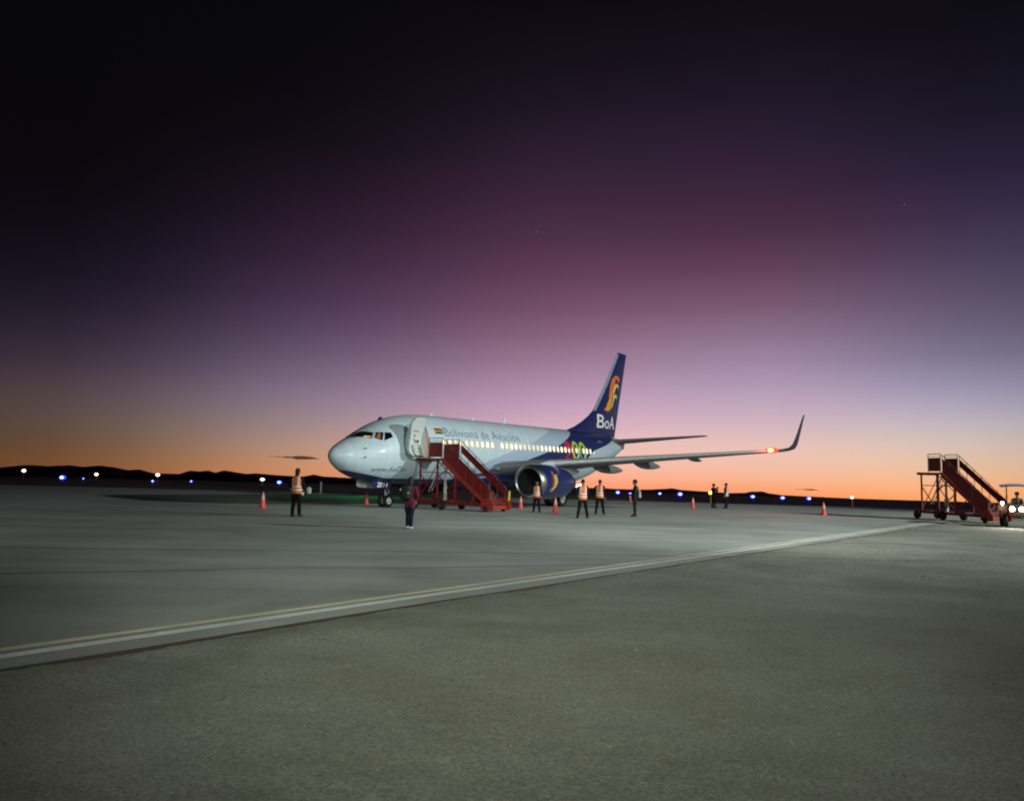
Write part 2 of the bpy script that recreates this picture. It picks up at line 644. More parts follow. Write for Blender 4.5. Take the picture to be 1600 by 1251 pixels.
M_HILL = mat('dark_hillside', (.05, .042, .036), .95, var=.3, scale=.01)
link('hills', me, M_HILL, kind='structure', smooth=True)


def polar(az_, d, z=0.0):
    return (d * math.sin(R(az_)), d * math.cos(R(az_)), z)


# thin dark clouds low over the horizon
M_CLOUD = mat('dusk_cloud', (.16, .10, .09), 1.0, var=.2, scale=.004)
_t = M_CLOUD.node_tree
_mx = N(_t, 'ShaderNodeMixShader')
_mx.inputs[0].default_value = .60
_tr = N(_t, 'ShaderNodeBsdfTransparent')
_t.links.new(_tr.outputs[0], _mx.inputs[1])
_t.links.new(_t.nodes['Principled BSDF'].outputs[0], _mx.inputs[2])
_t.links.new(_mx.outputs[0], _t.nodes['Material Output'].inputs['Surface'])


def cloud(a1, a2, elev, thick, tilt, label):
    D = 3600
    c = Vector(polar((a1 + a2) / 2, D, EYE + D * math.tan(R(elev))))
    L = D * math.tan(R(a2 - a1)) / 2
    mb = MB()
    rings = []
    for k in range(25):
        u = -1 + 2 * k / 24
        w = (1 - u * u) ** .7 * (.30 + .85 * max(0, math.sin((u + .30) * 2.2)) + .35 * noise.noise((u * 5, a1, 3)))
        ring = []
        for j in range(10):
            an = 2 * math.pi * j / 10
            ring.append((u * L, math.cos(an) * max(.05, w) * 60, math.sin(an) * max(.02, w) * thick + tilt * u * L + noise.noise((u * 4, 1, 2)) * 2))
        rings.append(ring)
    mb.loft(rings)
    o = mb.build('cloud', M_CLOUD, smooth=True)
    o.location = c
    o.rotation_euler = (0, 0, -R((a1 + a2) / 2))
    tag(o, label, 'cloud', 'thin clouds over the horizon')


cloud(-17.1, -13.5, 1.29, 7, -.008, 'thin dark lens-shaped cloud left of the airliner nose')
cloud(19.7, 21.3, -.04, 3, -.012, 'small thin cloud just over the right horizon')
M_STAR = mat('star_glow', (.8, .8, 1), .5, emit=(.85, .85, 1), estr=.12)
for (a, e, lab) in ((26.89, 18.4, 'faint star high in the sky at right'), (1.5, 17.96, 'faint star above the airliner tail')):
    D = 30000
    o = MB().ball((0, 0, 0), 22, 8).build('star', M_STAR)
    o.location = (D * math.cos(R(e)) * math.sin(R(a)), D * math.cos(R(e)) * math.cos(R(a)), D * math.sin(R(e)))
    tag(o, lab, 'star', 'stars in the dusk sky')

# ------------------------------------------------------------------ airliner
AX, AY, TH = -9.206355, 40.26953, .960456828
plane = thing('airliner', 'white and dark blue twin-engine airliner with lit cabin windows and open front door', 'airplane', (AX, AY, 0), TH)

ST = [(0, 2.80, 2.84, .02), (.08, 2.60, 3.03, .21), (.25, 2.42, 3.20, .42), (.55, 2.19, 3.40, .69), (1.0, 1.93, 3.64, .98), (1.5, 1.73, 3.88, 1.23), (2.0, 1.59, 4.14, 1.42), (2.6, 1.48, 4.46, 1.58), (3.2, 1.42, 4.72, 1.68), (3.8, 1.38, 4.92, 1.75), (4.6, 1.345, 5.10, 1.82), (5.6, 1.32, 5.25, 1.865), (6.8, 1.31, 5.315, 1.88), (8, 1.31, 5.32, 1.88), (22, 1.31, 5.32, 1.88), (23.5, 1.38, 5.32, 1.88), (25, 1.66, 5.31, 1.82), (26.5, 2.08, 5.29, 1.68), (28, 2.58, 5.25, 1.44), (29.5, 3.12, 5.17, 1.13), (30.8, 3.62, 5.06, .85), (31.8, 4.02, 4.94, .55), (32.4, 4.3, 4.8, .28), (32.55, 4.45, 4.65, .1)]


def pchip(x, k):
    X = [s[0] for s in ST]
    Y = [s[k] for s in ST]
    n = len(X)
    h = [X[i + 1] - X[i] for i in range(n - 1)]
    d = [(Y[i + 1] - Y[i]) / h[i] for i in range(n - 1)]
    i = 0
    while i < n - 2 and x > X[i + 1]:
        i += 1

    def sl(j):
        if j == 0:
            return d[0]
        if j == n - 1:
            return 0
        if d[j - 1] * d[j] <= 0:
            return 0
        w1, w2 = 2 * h[j] + h[j - 1], h[j] + 2 * h[j - 1]
        return (w1 + w2) / (w1 / d[j - 1] + w2 / d[j])
    t = (x - X[i]) / h[i]
    return (2 * t ** 3 - 3 * t * t + 1) * Y[i] + (t ** 3 - 2 * t * t + t) * h[i] * sl(i) + (-2 * t ** 3 + 3 * t * t) * Y[i + 1] + (t ** 3 - t * t) * h[i] * sl(i + 1)


def sec(x):
    x = min(max(x, 0), 32.55)
    s = .0148 * (x - 9)
    zb, zt, hw = pchip(x, 1) + s, pchip(x, 2) + s, pchip(x, 3)
    return (zb + zt) / 2, (zt - zb) / 2, hw


def skin_y(x, z, off=0.0):
    """port side y of the fuselage skin at (x, z), pushed out by off"""
    zc, hz, hw = sec(x)
    q = max(-.999, min(.999, (z - zc) / hz))
    return -(hw + off) * math.sqrt(1 - q * q)


def skin_pt(x, z, off):
    zc, hz, hw = sec(x)
    q = max(-.995, min(.995, (z - zc) / hz))
    a = math.asin(q)
    y0 = -hw * math.cos(a)
    nrm = Vector((0, -math.cos(a) / hw, math.sin(a) / hz)).normalized()
    dx = .05
    zc2, hz2, hw2 = sec(x + dx)
    return Vector((x, y0, z)) + nrm * off


def piecewise(t, src, pts, lo, hi):
    """ramp giving y(x) for pts, values scaled to 0..10 m"""
    mr = N(t, 'ShaderNodeMapRange')
    mr.inputs['From Min'].default_value = lo
    mr.inputs['From Max'].default_value = hi
    t.links.new(src, mr.inputs['Value'])
    r = N(t, 'ShaderNodeValToRGB')
    cr = r.color_ramp
    while len(cr.elements) < len(pts):
        cr.elements.new(.99)
    for k, (x, z) in enumerate(pts):
        cr.elements[k].position = (x - lo) / (hi - lo)
        v = z / 10
        cr.elements[k].color = (v, v, v, 1)
    t.links.new(mr.outputs[0], r.inputs[0])
    mu = N(t, 'ShaderNodeMath', operation='MULTIPLY')
    mu.inputs[1].default_value = 10
    t.links.new(r.outputs[0], mu.inputs[0])
    return mu.outputs[0]


def below(t, z, thr):
    d = N(t, 'ShaderNodeMath', operation='SUBTRACT')
    t.links.new(thr, d.inputs[0])
    t.links.new(z, d.inputs[1])
    m = N(t, 'ShaderNodeMapRange')
    m.inputs['From Min'].default_value = -.012
    m.inputs['From Max'].default_value = .012
    t.links.new(d.outputs[0], m.inputs['Value'])
    return m.outputs[0]


WHITE = (.59, .70, .765)
LGREY = (.39, .48, .59)
NAVY = (.017, .023, .105)
livery = bpy.data.materials.new('fuselage_livery')
livery.use_nodes = True
t = livery.node_tree
p = t.nodes['Principled BSDF']
p.inputs['Roughness'].default_value = .45
p.inputs['Coat Weight'].default_value = .12
p.inputs['Coat Roughness'].default_value = .12
co = N(t, 'ShaderNodeTexCoord')
sp = N(t, 'ShaderNodeSeparateXYZ')
t.links.new(co.outputs['Object'], sp.inputs[0])
X_, Z_ = sp.outputs['X'], sp.outputs['Z']
nz = N(t, 'ShaderNodeTexNoise')
nz.inputs['Scale'].default_value = 1.6
nz.inputs['Detail'].default_value = 6
mpf = N(t, 'ShaderNodeMapping')
mpf.inputs['Scale'].default_value = (1.5, 1, .35)
t.links.new(co.outputs['Object'], mpf.inputs['Vector'])
t.links.new(mpf.outputs[0], nz.inputs['Vector'])
rr = N(t, 'ShaderNodeValToRGB')
rr.color_ramp.elements[0].position = .3
rr.color_ramp.elements[1].position = .7
rr.color_ramp.elements[0].color = (*[c * .87 for c in WHITE], 1)
rr.color_ramp.elements[1].color = (*WHITE, 1)
t.links.new(nz.outputs['Fac'], rr.inputs[0])
cur = rr.outputs[0]
L1 = [(8.5, 0), (8.6, 1.9), (10.96, 2.69), (12.82, 3.28), (15.87, 4.09), (17.45, 4.65), (19.32, 5.18), (20.2, 5.9), (33, 9)]
L2 = [(12.4, 0), (12.5, 2.2), (14.95, 2.87), (17.97, 3.67), (19.56, 4.19), (21.28, 4.84), (22.27, 5.24), (22.45, 5.42), (22.5, 6.5), (33, 9)]
L3 = [(20.9, 0), (21, 2.1), (23.03, 3.25), (24.33, 4.01), (26.46, 4.46), (29.29, 5.17), (30.2, 6.2), (33, 9)]
BL = [(0, 1.98), (.7, 1.95), (1.35, 1.83), (3.1, 1.57), (8.3, 1.6), (9.5, 1.7), (11.6, 2.0), (14, 2.3), (20.5, 2.3), (22.5, 1.7), (23.2, 0), (33, 0)]
for pts_, c in ((L1, LGREY), (L2, NAVY), (L3, (.46, .55, .60)), (BL, NAVY)):
    f = below(t, Z_, piecewise(t, X_, pts_, 0, 33))
    mx = N(t, 'ShaderNodeMix', data_type='RGBA')
    t.links.new(f, mx.inputs['Factor'])
    t.links.new(cur, mx.inputs[6])
    mx.inputs[7].default_value = (*c, 1)
    cur = mx.outputs[2]
# panel seams: narrow rings along the body
wv = N(t, 'ShaderNodeMath', operation='PINGPONG')
wv.inputs[1].default_value = 1.27
t.links.new(X_, wv.inputs[0])
lt = N(t, 'ShaderNodeMath', operation='LESS_THAN')
lt.inputs[1].default_value = .012
t.links.new(wv.outputs[0], lt.inputs[0])
wz = N(t, 'ShaderNodeMath', operation='PINGPONG')
wz.inputs[1].default_value = .47
t.links.new(Z_, wz.inputs[0])
lz = N(t, 'ShaderNodeMath', operation='LESS_THAN')
lz.inputs[1].default_value = .007
t.links.new(wz.outputs[0], lz.inputs[0])
mxo = N(t, 'ShaderNodeMath', operation='MAXIMUM')
t.links.new(lt.outputs[0], mxo.inputs[0])
t.links.new(lz.outputs[0], mxo.inputs[1])
mxs = N(t, 'ShaderNodeMix', data_type='RGBA', blend_type='MULTIPLY')
t.links.new(mxo.outputs[0], mxs.inputs['Factor'])
t.links.new(cur, mxs.inputs[6])
mxs.inputs[7].default_value = (.72, .72, .74, 1)
t.links.new(mxs.outputs[2], p.inputs['Base Color'])

M_NAVY = mat('navy_paint', NAVY, .3, var=.08, scale=2, coat=.4)
M_PWHITE = mat('white_aircraft_paint', WHITE, .35, var=.05, scale=2)
M_PGREY = mat('grey_aircraft_paint', (.42, .47, .49), .4, var=.08, scale=1.5)
M_WINGGREY = mat('wing_grey', (.17, .175, .19), .42, var=.12, scale=1.2)
M_SILVER = mat('bare_aluminium', (.42, .45, .47), .36, metal=1.0, var=.06, scale=3)
M_BLACK = mat('black_rubber', (.012, .012, .013), .7, var=.2)
M_DKMETAL = mat('dark_metal', (.06, .06, .065), .45, metal=.6, var=.2)
M_GLASSDK = mat('cockpit_glass', (.01, .011, .014), .08, var=.1, coat=.5)
M_CABIN = mat('glowing_cabin_lining', (.62, .54, .48), .6, var=.1, emit=(1, .80, .64), estr=.10)  # warm cabin light put into the lining as emission
M_PANE = [mat('lit_window_pane_%d' % i, (.9, .8, .6), .4, var=.1, emit=e, estr=s) for i, (e, s) in enumerate((((1, .70, .35), 1.1), ((1, .64, .30), .88), ((1, .54, .26), .66), ((1, .66, .36), .36)))]
M_TEXT = mat('grey_lettering', (.10, .15, .22), .4, var=.1)
M_TEXTLT = mat('light_grey_lettering', (.20, .26, .30), .4, var=.1)

# fuselage skin with the doorway cut out
mb = MB()
rings = []
xs = [0, .03, .08, .15, .25, .4, .55, .75, 1, 1.25, 1.5, 1.75, 2, 2.3, 2.6, 2.9, 3.2, 3.5, 3.8, 4.2] + [4.6 + .6 * k for k in range(0, 46)] + [32.0, 32.3, 32.45, 32.55]
NA = 72
for x in xs:
    zc, hz, hw = sec(x)
    rings.append([(x, hw * math.cos(2 * math.pi * k / NA), zc + hz * math.sin(2 * math.pi * k / NA)) for k in range(NA)])
mb.loft(rings)
fus = mb.build('fuselage', None, plane, smooth=50, mats=[livery, M_CABIN])


def rrect(x0, x1, z0, z1, r, n=5):
    out = []
    for cx, cz, a0 in ((x1 - r, z0 + r, -90), (x1 - r, z1 - r, 0), (x0 + r, z1 - r, 90), (x0 + r, z0 + r, 180)):
        for k in range(n + 1):
            a = R(a0 + 90 * k / n)
            out.append((cx + r * math.cos(a), cz + r * math.sin(a)))
    return out


D0, D1, DZ0, DZ1 = 4.76, 5.62, 2.72, 4.58
mb = MB()
mb.prism(rrect(D0, D1, DZ0, DZ1, .16), 'Y', -3, -.75)
cut = mb.build('doorway_cutter', None, None, mats=[M_CABIN])
cut.parent = plane
md = fus.modifiers.new('doorway', 'BOOLEAN')
md.operation = 'DIFFERENCE'
md.object = cut
md.solver = 'EXACT'
md.material_mode = 'TRANSFER'
dg = bpy.context.evaluated_depsgraph_get()
dg.update()
me = bpy.data.meshes.new_from_object(fus.evaluated_get(dg), depsgraph=dg)
fus.modifiers.clear()
old = fus.data
fus.data = me
me.name = 'fuselage'
bpy.data.meshes.remove(old)
bpy.data.objects.remove(cut)
# doorway frame following the skin
outer, inner = rrect(D0 - .05, D1 + .05, DZ0 - .05, DZ1 + .05, .19), rrect(D0 + .01, D1 - .01, DZ0 + .01, DZ1 - .01, .15)
mb = MB()
mb.loft([[skin_pt(x, z, .0) for x, z in outer], [skin_pt(x, z, .012) for x, z in outer], [skin_pt(x, z, .012) for x, z in inner], [skin_pt(x, z, -.06) for x, z in inner]], cap=False)
mb.build('doorway_frame', mat('door_frame_grey', (.36, .37, .37), .45), plane)


def skin_patch(name, corners, material, parent, off=.008, n=6, thick=.0):
    """a panel lying on the port skin, corners (x, z) clockwise"""
    (a, b_, c, d) = [Vector(q) for q in corners]
    bm = bmesh.new()
    g = []
    for i in range(n + 1):
        row = []
        for j in range(n + 1):
            u, v = i / n, j / n
            q = (a * (1 - u) + b_ * u) * (1 - v) + (d * (1 - u) + c * u) * v
            row.append(bm.verts.new(skin_pt(q.x, q.y, off)))
        g.append(row)
    for i in range(n):
        for j in range(n):
            bm.faces.new((g[i][j], g[i + 1][j], g[i + 1][j + 1], g[i][j + 1]))
    bmesh.ops.solidify(bm, geom=bm.faces[:], thickness=.006)
    me = bpy.data.meshes.new(name)
    bm.to_mesh(me)
    bm.free()
    return link(name, me, material, parent, smooth=True)


def mirror_patch(o):
    c = o.copy()
    c.data = o.data.copy()
    for v in c.data.vertices:
        v.co.y = -v.co.y
    c.data.flip_normals()
    col.objects.link(c)
    return c


# cockpit glazing: (x, z) corners measured along the skin
shields = [[(1.52, 3.665), (1.94, 3.655), (2.22, 3.955), (1.93, 4.005)], [(2.06, 3.65), (2.38, 3.54), (2.66, 3.99), (2.34, 3.98)], [(2.48, 3.54), (3.04, 3.75), (3.05, 3.99), (2.71, 3.985)]]


def shield_front(sgn):
    """windscreen given by (x, y) on the roof slope so that it meets the centre post"""
    bm = bmesh.new()
    cor = [(1.16, .045), (1.90, 1.0), (2.21, .80), (1.86, .045)]
    g = []
    n = 8
    for i in range(n + 1):
        row = []
        for j in range(n + 1):
            u, v = i / n, j / n
            a, b_, c, d = [Vector(q) for q in cor]
            q = (a * (1 - u) + b_ * u) * (1 - v) + (d * (1 - u) + c * u) * v
            zc, hz, hw = sec(q.x)
            yy = min(.98 * hw, q.y)
            z = zc + hz * math.sqrt(1 - (yy / hw) ** 2) + .012
            row.append(bm.verts.new((q.x - .008, -sgn * (yy + .006), z)))
        g.append(row)
    for i in range(n):
        for j in range(n):
            bm.faces.new((g[i][j], g[i + 1][j], g[i + 1][j + 1], g[i][j + 1]))
    bmesh.ops.recalc_face_normals(bm, faces=bm.faces[:])
    me = bpy.data.meshes.new('windscreen')
    bm.to_mesh(me)
    bm.free()
    return link('windscreen', me, M_GLASSDK, plane, smooth=True)


shield_front(1)
shield_front(-1)
for q in shields[1:]:
    o = skin_patch('cockpit_window', q, M_GLASSDK, plane, .012)
    mirror_patch(o)
# warm glow of the flight deck seen in the lower part of the panes
M_DECKGLOW = mat('flight_deck_glow', (.4, .25, .1), .5, emit=(1, .56, .22), estr=.55)
skin_patch('flight_deck_light', [(1.63, 3.675), (1.90, 3.665), (1.96, 3.735), (1.72, 3.745)], M_DECKGLOW, plane, .02)
M_DECKDIM = mat('flight_deck_dim', (.2, .1, .05), .5, emit=(1, .42, .14), estr=.14)
skin_patch('flight_deck_light', [(2.12, 3.66), (2.30, 3.60), (2.50, 3.93), (2.38, 3.93)], M_DECKDIM, plane, .02)
# window surround
for q in ([(1.96, 3.665), (2.05, 3.655), (2.33, 3.985), (2.24, 3.965)],):
    skin_patch('window_post', q, M_PWHITE, plane, .014)

# cabin windows: frame and pane
def window_mesh(w, h, off, z, x=10.0):
    bm = bmesh.new()
    pts = rrect(-w / 2, w / 2, -h / 2, h / 2, w * .42, 3)
    vs = []
    for a, c in pts:
        q = skin_pt(x + a, z + c, off)
        vs.append(bm.verts.new((q.x - x, q.y, q.z - z)))
    f = bm.faces.new(vs)
    r = bmesh.ops.extrude_face_region(bm, geom=[f])
    bmesh.ops.translate(bm, vec=(0, .03, 0), verts=[v for v in r['geom'] if isinstance(v, bmesh.types.BMVert)])
    bmesh.ops.recalc_face_normals(bm, faces=bm.faces[:])
    me = bpy.data.meshes.new('cabin_window')
    bm.to_mesh(me)
    bm.free()
    return me


WZ0 = 3.72
frame_me = window_mesh(.36, .46, .006, WZ0 + .0148)
frame_me.materials.append(mat('window_frame_paint', (.62, .66, .67), .4))
pane_mes = []
for m_ in M_PANE:
    pm = window_mesh(.25, .34, .010, WZ0 + .0148)
    pm.materials.append(m_)
    pane_mes.append(pm)
wr = random.Random(5)
wx = [6.83 + .513 * k for k in range(10)] + [12.47 + .513 * k for k in range(24)]
for k, x in enumerate(wx):
    zz = WZ0 + .0148 * (x - 9)
    hwk = sec(x)[2]
    fo = link('cabin_window', frame_me, None, plane)
    fo.location = (x, 1.88 - hwk, zz)
    pick = 3 if 15 <= k <= 18 else wr.choice((0, 0, 0, 1, 1, 2))
    if k in (3, 14):
        pick = 2
    po = link('pane', pane_mes[pick], None, fo)
    po.location = (0, -.001, 0)

# rear service door outline and over-wing exits
def skin_outline(name, x0, x1, z0, z1, r, w, m_, off=.006):
    o_, i_ = rrect(x0, x1, z0, z1, r), rrect(x0 + w, x1 - w, z0 + w, z1 - w, max(.02, r - w))
    mb = MB()
    mb.loft([[skin_pt(x, z, -.01) for x, z in o_], [skin_pt(x, z, off) for x, z in o_], [skin_pt(x, z, off) for x, z in i_], [skin_pt(x, z, -.01) for x, z in i_]], cap=False)
    return mb.build(name, m_, plane)


skin_outline('rear_door', 25.45, 26.2, 3.1, 4.82, .18, .045, mat('door_outline_grey', (.30, .36, .48), .4))
for x in (14.9, 15.95):
    skin_outline('overwing_exit', x - .3, x + .3, 3.3, 4.25, .12, .018, mat('seam_grey', (.42, .46, .48), .5))


# lettering on the skin
def text_mesh(s, bold=0.0, shear=0.0, spacing=1.0):
    cu = bpy.data.curves.new('lettering', 'FONT')
    cu.body = s
    cu.size = 1
    cu.offset = bold
    cu.shear = shear
    cu.space_character = spacing
    cu.resolution_u = 4
    o = bpy.data.objects.new('lettering', cu)
    col.objects.link(o)
    dg = bpy.context.evaluated_depsgraph_get()
    dg.update()
    me = bpy.data.meshes.new_from_object(o.evaluated_get(dg), depsgraph=dg)
    bpy.data.objects.remove(o)
    bm = bmesh.new()
    bm.from_mesh(me)
    bpy.data.meshes.remove(me)
    return bm


def bounds(bm):
    xs_ = [v.co.x for v in bm.verts]
    ys_ = [v.co.y for v in bm.verts]
    return min(xs_), max(xs_), min(ys_), max(ys_)


def place_flat(bm, fn, name, m_, parent, cuts=6, ref=None):
    """map a flat bmesh (u, v in 0..1 of its bounds) through fn and link it as a part"""
    x0, x1, y0, y1 = ref or bounds(bm)
    for k in range(1, cuts):
        yc = y0 + (y1 - y0) * k / cuts
        bmesh.ops.bisect_plane(bm, geom=bm.verts[:] + bm.edges[:] + bm.faces[:], plane_co=(0, yc, 0), plane_no=(0, 1, 0))
    for v in bm.verts:
        v.co = fn((v.co.x - x0) / (x1 - x0), (v.co.y - y0) / (y1 - y0))
    bmesh.ops.triangulate(bm, faces=bm.faces[:])
    me = bpy.data.meshes.new(name)
    bm.to_mesh(me)
    bm.free()
    return link(name, me, m_, parent)


def poly_bm(pts):
    bm = bmesh.new()
    bm.faces.new([bm.verts.new((a, c, 0)) for a, c in pts])
    bmesh.ops.triangulate(bm, faces=bm.faces[:])
    return bm


def skin_map(x0, x1, z0, z1, slope=.0148, off=.012):
    return lambda u, v: skin_pt(x0 + (x1 - x0) * u, z0 + (z1 - z0) * v + slope * (x1 - x0) * u, off)


words = 'Boliviana de Aviación'
full = text_mesh(words, -.012, 0, 1.06)
ref_ = bounds(full)
xs_s = sorted(v.co.x for v in full.verts)
gaps = sorted(sorted(((q - p_, (p_ + q) / 2) for p_, q in zip(xs_s[:-1], xs_s[1:])), reverse=True)[:2], key=lambda g: g[1])
cuts_ = [-1e9, gaps[0][1], gaps[1][1], 1e9]
for lo_x, hi_x in zip(cuts_[:-1], cuts_[1:]):
    wbm = full.copy()
    bmesh.ops.delete(wbm, geom=[v for v in wbm.verts if not lo_x < v.co.x < hi_x], context='VERTS')
    place_flat(wbm, skin_map(7.08, 14.62, 4.04, 4.55), 'airline_name_word', M_TEXT, plane, ref=ref_)
full.free()
place_flat(text_mesh('www.boa.bo', .022, .3, 1.08), skin_map(1.88, 4.20, 1.91, 2.14, .022), 'web_address', M_TEXTLT, plane, 3)
# flag: three bands, then a checkered square of many colours
for k, c in enumerate(((.52, .03, .02), (.78, .50, .02), (.02, .22, .04))):
    z1 = 4.46 - .108 * k
    skin_patch('flag_band', [(6.23 + .012 * k, z1 - .104), (6.72, z1 - .10), (6.72, z1), (6.21 + .012 * k, z1)], mat('flag_colour_%d' % k, c, .5, var=.05), plane, .012, 3)
wc = [(.6, .55, .5), (.6, .4, .05), (.5, .1, .05), (.25, .1, .35), (.1, .2, .5), (.1, .4, .15)]
for i in range(3):
    for j in range(3):
        x0, z0 = 6.725 + .083 * i, 4.145 + .108 * j
        skin_patch('flag_square', [(x0, z0), (x0 + .08, z0), (x0 + .08, z0 + .104), (x0, z0 + .104)], mat('flag_square_%d' % ((i - j) % 6), wc[(i - j) % 6], .5, var=.05), plane, .012, 1)


# big "200" emblem on the blue
def stroke(pts, w):
    """closed band polygon strip along pts as bmesh in plane"""
    bm = bmesh.new()
    rows = []
    for i, q in enumerate(pts):
        q = Vector(q)
        d = (Vector(pts[min(i + 1, len(pts) - 1)]) - Vector(pts[max(0, i - 1)])).normalized()
        nn = Vector((-d.y, d.x))
        rows.append((bm.verts.new((*(q + nn * w[i]), 0)), bm.verts.new((*(q - nn * w[i]), 0))))
    for a, c in zip(rows[:-1], rows[1:]):
        bm.faces.new((a[0], a[1], c[1], c[0]))
    return bm


def on_skin(bm, name, m_, off=.012):
    for _ in range(1):
        bmesh.ops.triangulate(bm, faces=bm.faces[:])
    for v in bm.verts:
        v.co = skin_pt(v.co.x, v.co.y, off)
    me = bpy.data.meshes.new(name)
    bm.to_mesh(me)
    bm.free()
    return link(name, me, m_, plane)


def oval(cx, cz, a, c, n=36, t0=0, t1=360):
    return [(cx + a * math.cos(R(t0 + (t1 - t0) * k / n)), cz + c * math.sin(R(t0 + (t1 - t0) * k / n))) for k in range(n + 1)]


M_MAG = mat('magenta_decal', (.40, .02, .14), .4, var=.1)
M_RED = mat('red_decal', (.55, .02, .04), .4, var=.1)
M_LIME = mat('lime_decal', (.40, .56, .04), .4, var=.1)
M_YEL = mat('yellow_decal', (.70, .52, .05), .4, var=.1)
M_GRN = mat('green_decal', (.10, .36, .10), .4, var=.1)
M_PALE = mat('pale_green_decal', (.56, .66, .42), .4, var=.1)
q = oval(20.57, 4.12, .40, .30, 16, 175, -35) + [(20.80, 3.75), (20.45, 3.50), (20.20, 3.30)]
on_skin(stroke(q, [.11] * len(q)), 'emblem_digit', M_MAG, .012)
on_skin(stroke([(20.02, 3.22), (20.4, 3.23), (20.98, 3.25)], [.12, .12, .12]), 'emblem_digit_base', M_MAG, .014)
on_skin(poly_bm(oval(20.60, 4.22, .36, .27, 20)[:-1]), 'emblem_ball', M_RED, .02)
for cx, m1, m2, m3 in ((21.62, M_LIME, M_PALE, M_YEL), (22.62, M_LIME, M_PALE, M_GRN)):
    a = oval(cx, 3.86, .38, .60, 16, 20, 170)
    on_skin(stroke(a, [.12] * len(a)), 'emblem_digit', m1)
    a = oval(cx, 3.86, .38, .60, 16, 20, -80)
    on_skin(stroke(a, [.11] * len(a)), 'emblem_digit_side', m2)
    a = oval(cx, 3.86, .38, .60, 16, 170, 280)
    on_skin(stroke(a, [.12] * len(a)), 'emblem_digit_foot', m3)

# small skin fittings: pitot probes, antennas, beacon
for (x, z) in ((1.42, 3.09), (1.36, 2.62), (3.6, 2.2)):
    q = skin_pt(x, z, .0)
    MB().tube(q, q + Vector((-.02, -.09, 0)), .03, .02).tube(q + Vector((0, -.09, 0)), q + Vector((-.18, -.10, 0)), .016).build('pitot_probe', M_DKMETAL, plane)
for x, h, c in ((15.0, .42, .40), (11.6, .12, .5), (7.6, .14, .35), (19.0, .1, .3)):
    zt = sec(x)[0] + sec(x)[1]
    MB().loft([[(x, -.02, zt - .03), (x + c, 0, zt - .03), (x, .02, zt - .03)], [(x + .45 * h, -.012, zt + h), (x + .45 * h + c * .5, 0, zt + h), (x + .45 * h, .012, zt + h)]]).build('blade_antenna', M_PWHITE, plane)
zt = sec(3.35)[0] + sec(3.35)[1]
MB().loft([[(3.3, -.05, zt - .05), (3.7, 0, zt + .05), (3.3, .05, zt - .05)], [(3.42, -.02, zt + .22), (3.66, 0, zt + .22), (3.42, .02, zt + .22)]]).build('blade_antenna', M_NAVY, plane)

# open front door, swung forward, inner face towards us
mb = MB()
dp = rrect(3.46, 4.52, DZ0 + .02, DZ1 + .26, .36, 7)


def door_pt(x, z, o):
    zz = (z - DZ0) / (DZ1 - DZ0)
    y = -2.00 - .40 * max(0, zz - .42) ** 1.6 * 1.9 - .30 * max(0, .42 - zz) ** 1.5 * 3.4
    return Vector((x + .10 * max(0, .4 - zz), y - o, z))


mb.loft([[door_pt(x, z, -.02) for x, z in dp], [door_pt(x, z, .12) for x, z in dp]], cap=False)
M_DOORIN = mat('door_lining_cream', (.60, .63, .60), .5, var=.06)
door = mb.build('front_door', M_PWHITE, plane, smooth=30)


def door_face(poly, o, n=7):
    bm = bmesh.new()
    z0, z1 = min(q[1] for q in poly), max(q[1] for q in poly)
    bm.faces.new([bm.verts.new((a, c, 0)) for a, c in poly])
    for k in range(1, 9):
        bmesh.ops.bisect_plane(bm, geom=bm.verts[:] + bm.edges[:] + bm.faces[:], plane_co=(0, z0 + (z1 - z0) * k / 9, 0), plane_no=(0, 1, 0))
    bmesh.ops.triangulate(bm, faces=bm.faces[:])
    for v in bm.verts:
        v.co = door_pt(v.co.x, v.co.y, o)
    bmesh.ops.recalc_face_normals(bm, faces=bm.faces[:])
    return bm


def dlink(bm, name, m_, par):
    me = bpy.data.meshes.new(name)
    bm.to_mesh(me)
    bm.free()
    return link(name, me, m_, par, smooth=True)


dlink(door_face(dp, .12), 'door_lining', M_DOORIN, door)
dlink(door_face(dp, -.02), 'door_skin', M_PWHITE, door)
mb = MB()
sp_ = rrect(3.70, 4.44, DZ0 + .10, DZ0 + .70, .1, 4)
mb.loft([[door_pt(x, z, .121) for x, z in sp_], [door_pt(x, z, .26) for x, z in sp_]])
mb.build('slide_pack', mat('slide_pack_grey', (.50, .54, .50), .6), door)
mb = MB()
mb.bar(door_pt(3.70, DZ0 + .05, .15), door_pt(4.46, DZ0 + .05, .15), .05, .05)
mb.build('girt_bar', M_BLACK, door)
mb = MB()
mb.bar(door_pt(3.74, 4.12, .15), door_pt(4.14, 4.12, .15), .03, .03)
mb.build('assist_handle', M_DKMETAL, door)
mb = MB()
mb.ball(door_pt(3.92, 3.88, .14), (.045, .03, .06)).bar(door_pt(3.90, 3.72, .15), door_pt(4.02, 3.52, .15), .03)
mb.build('door_handle', M_DKMETAL, door)
MB().bar((4.72, -1.75, 3.6), (4.1, -2.3, 3.6), .06, .12).bar((4.72, -1.75, 3.2), (4.1, -2.35, 3.2), .06, .12).build('door_hinge', M_DKMETAL, door)


# --- wings
def foil(n=9, th=.12):
    up, lo = [], []
    for k in range(n + 1):
        c = .5 * (1 - math.cos(math.pi * k / n))
        tt_ = 5 * th * (.2969 * math.sqrt(c) - .126 * c - .3516 * c * c + .2843 * c ** 3 - .1036 * c ** 4)
        up.append((c, tt_))
        lo.append((c, -tt_ * .8))
    return up + lo[-2:0:-1]


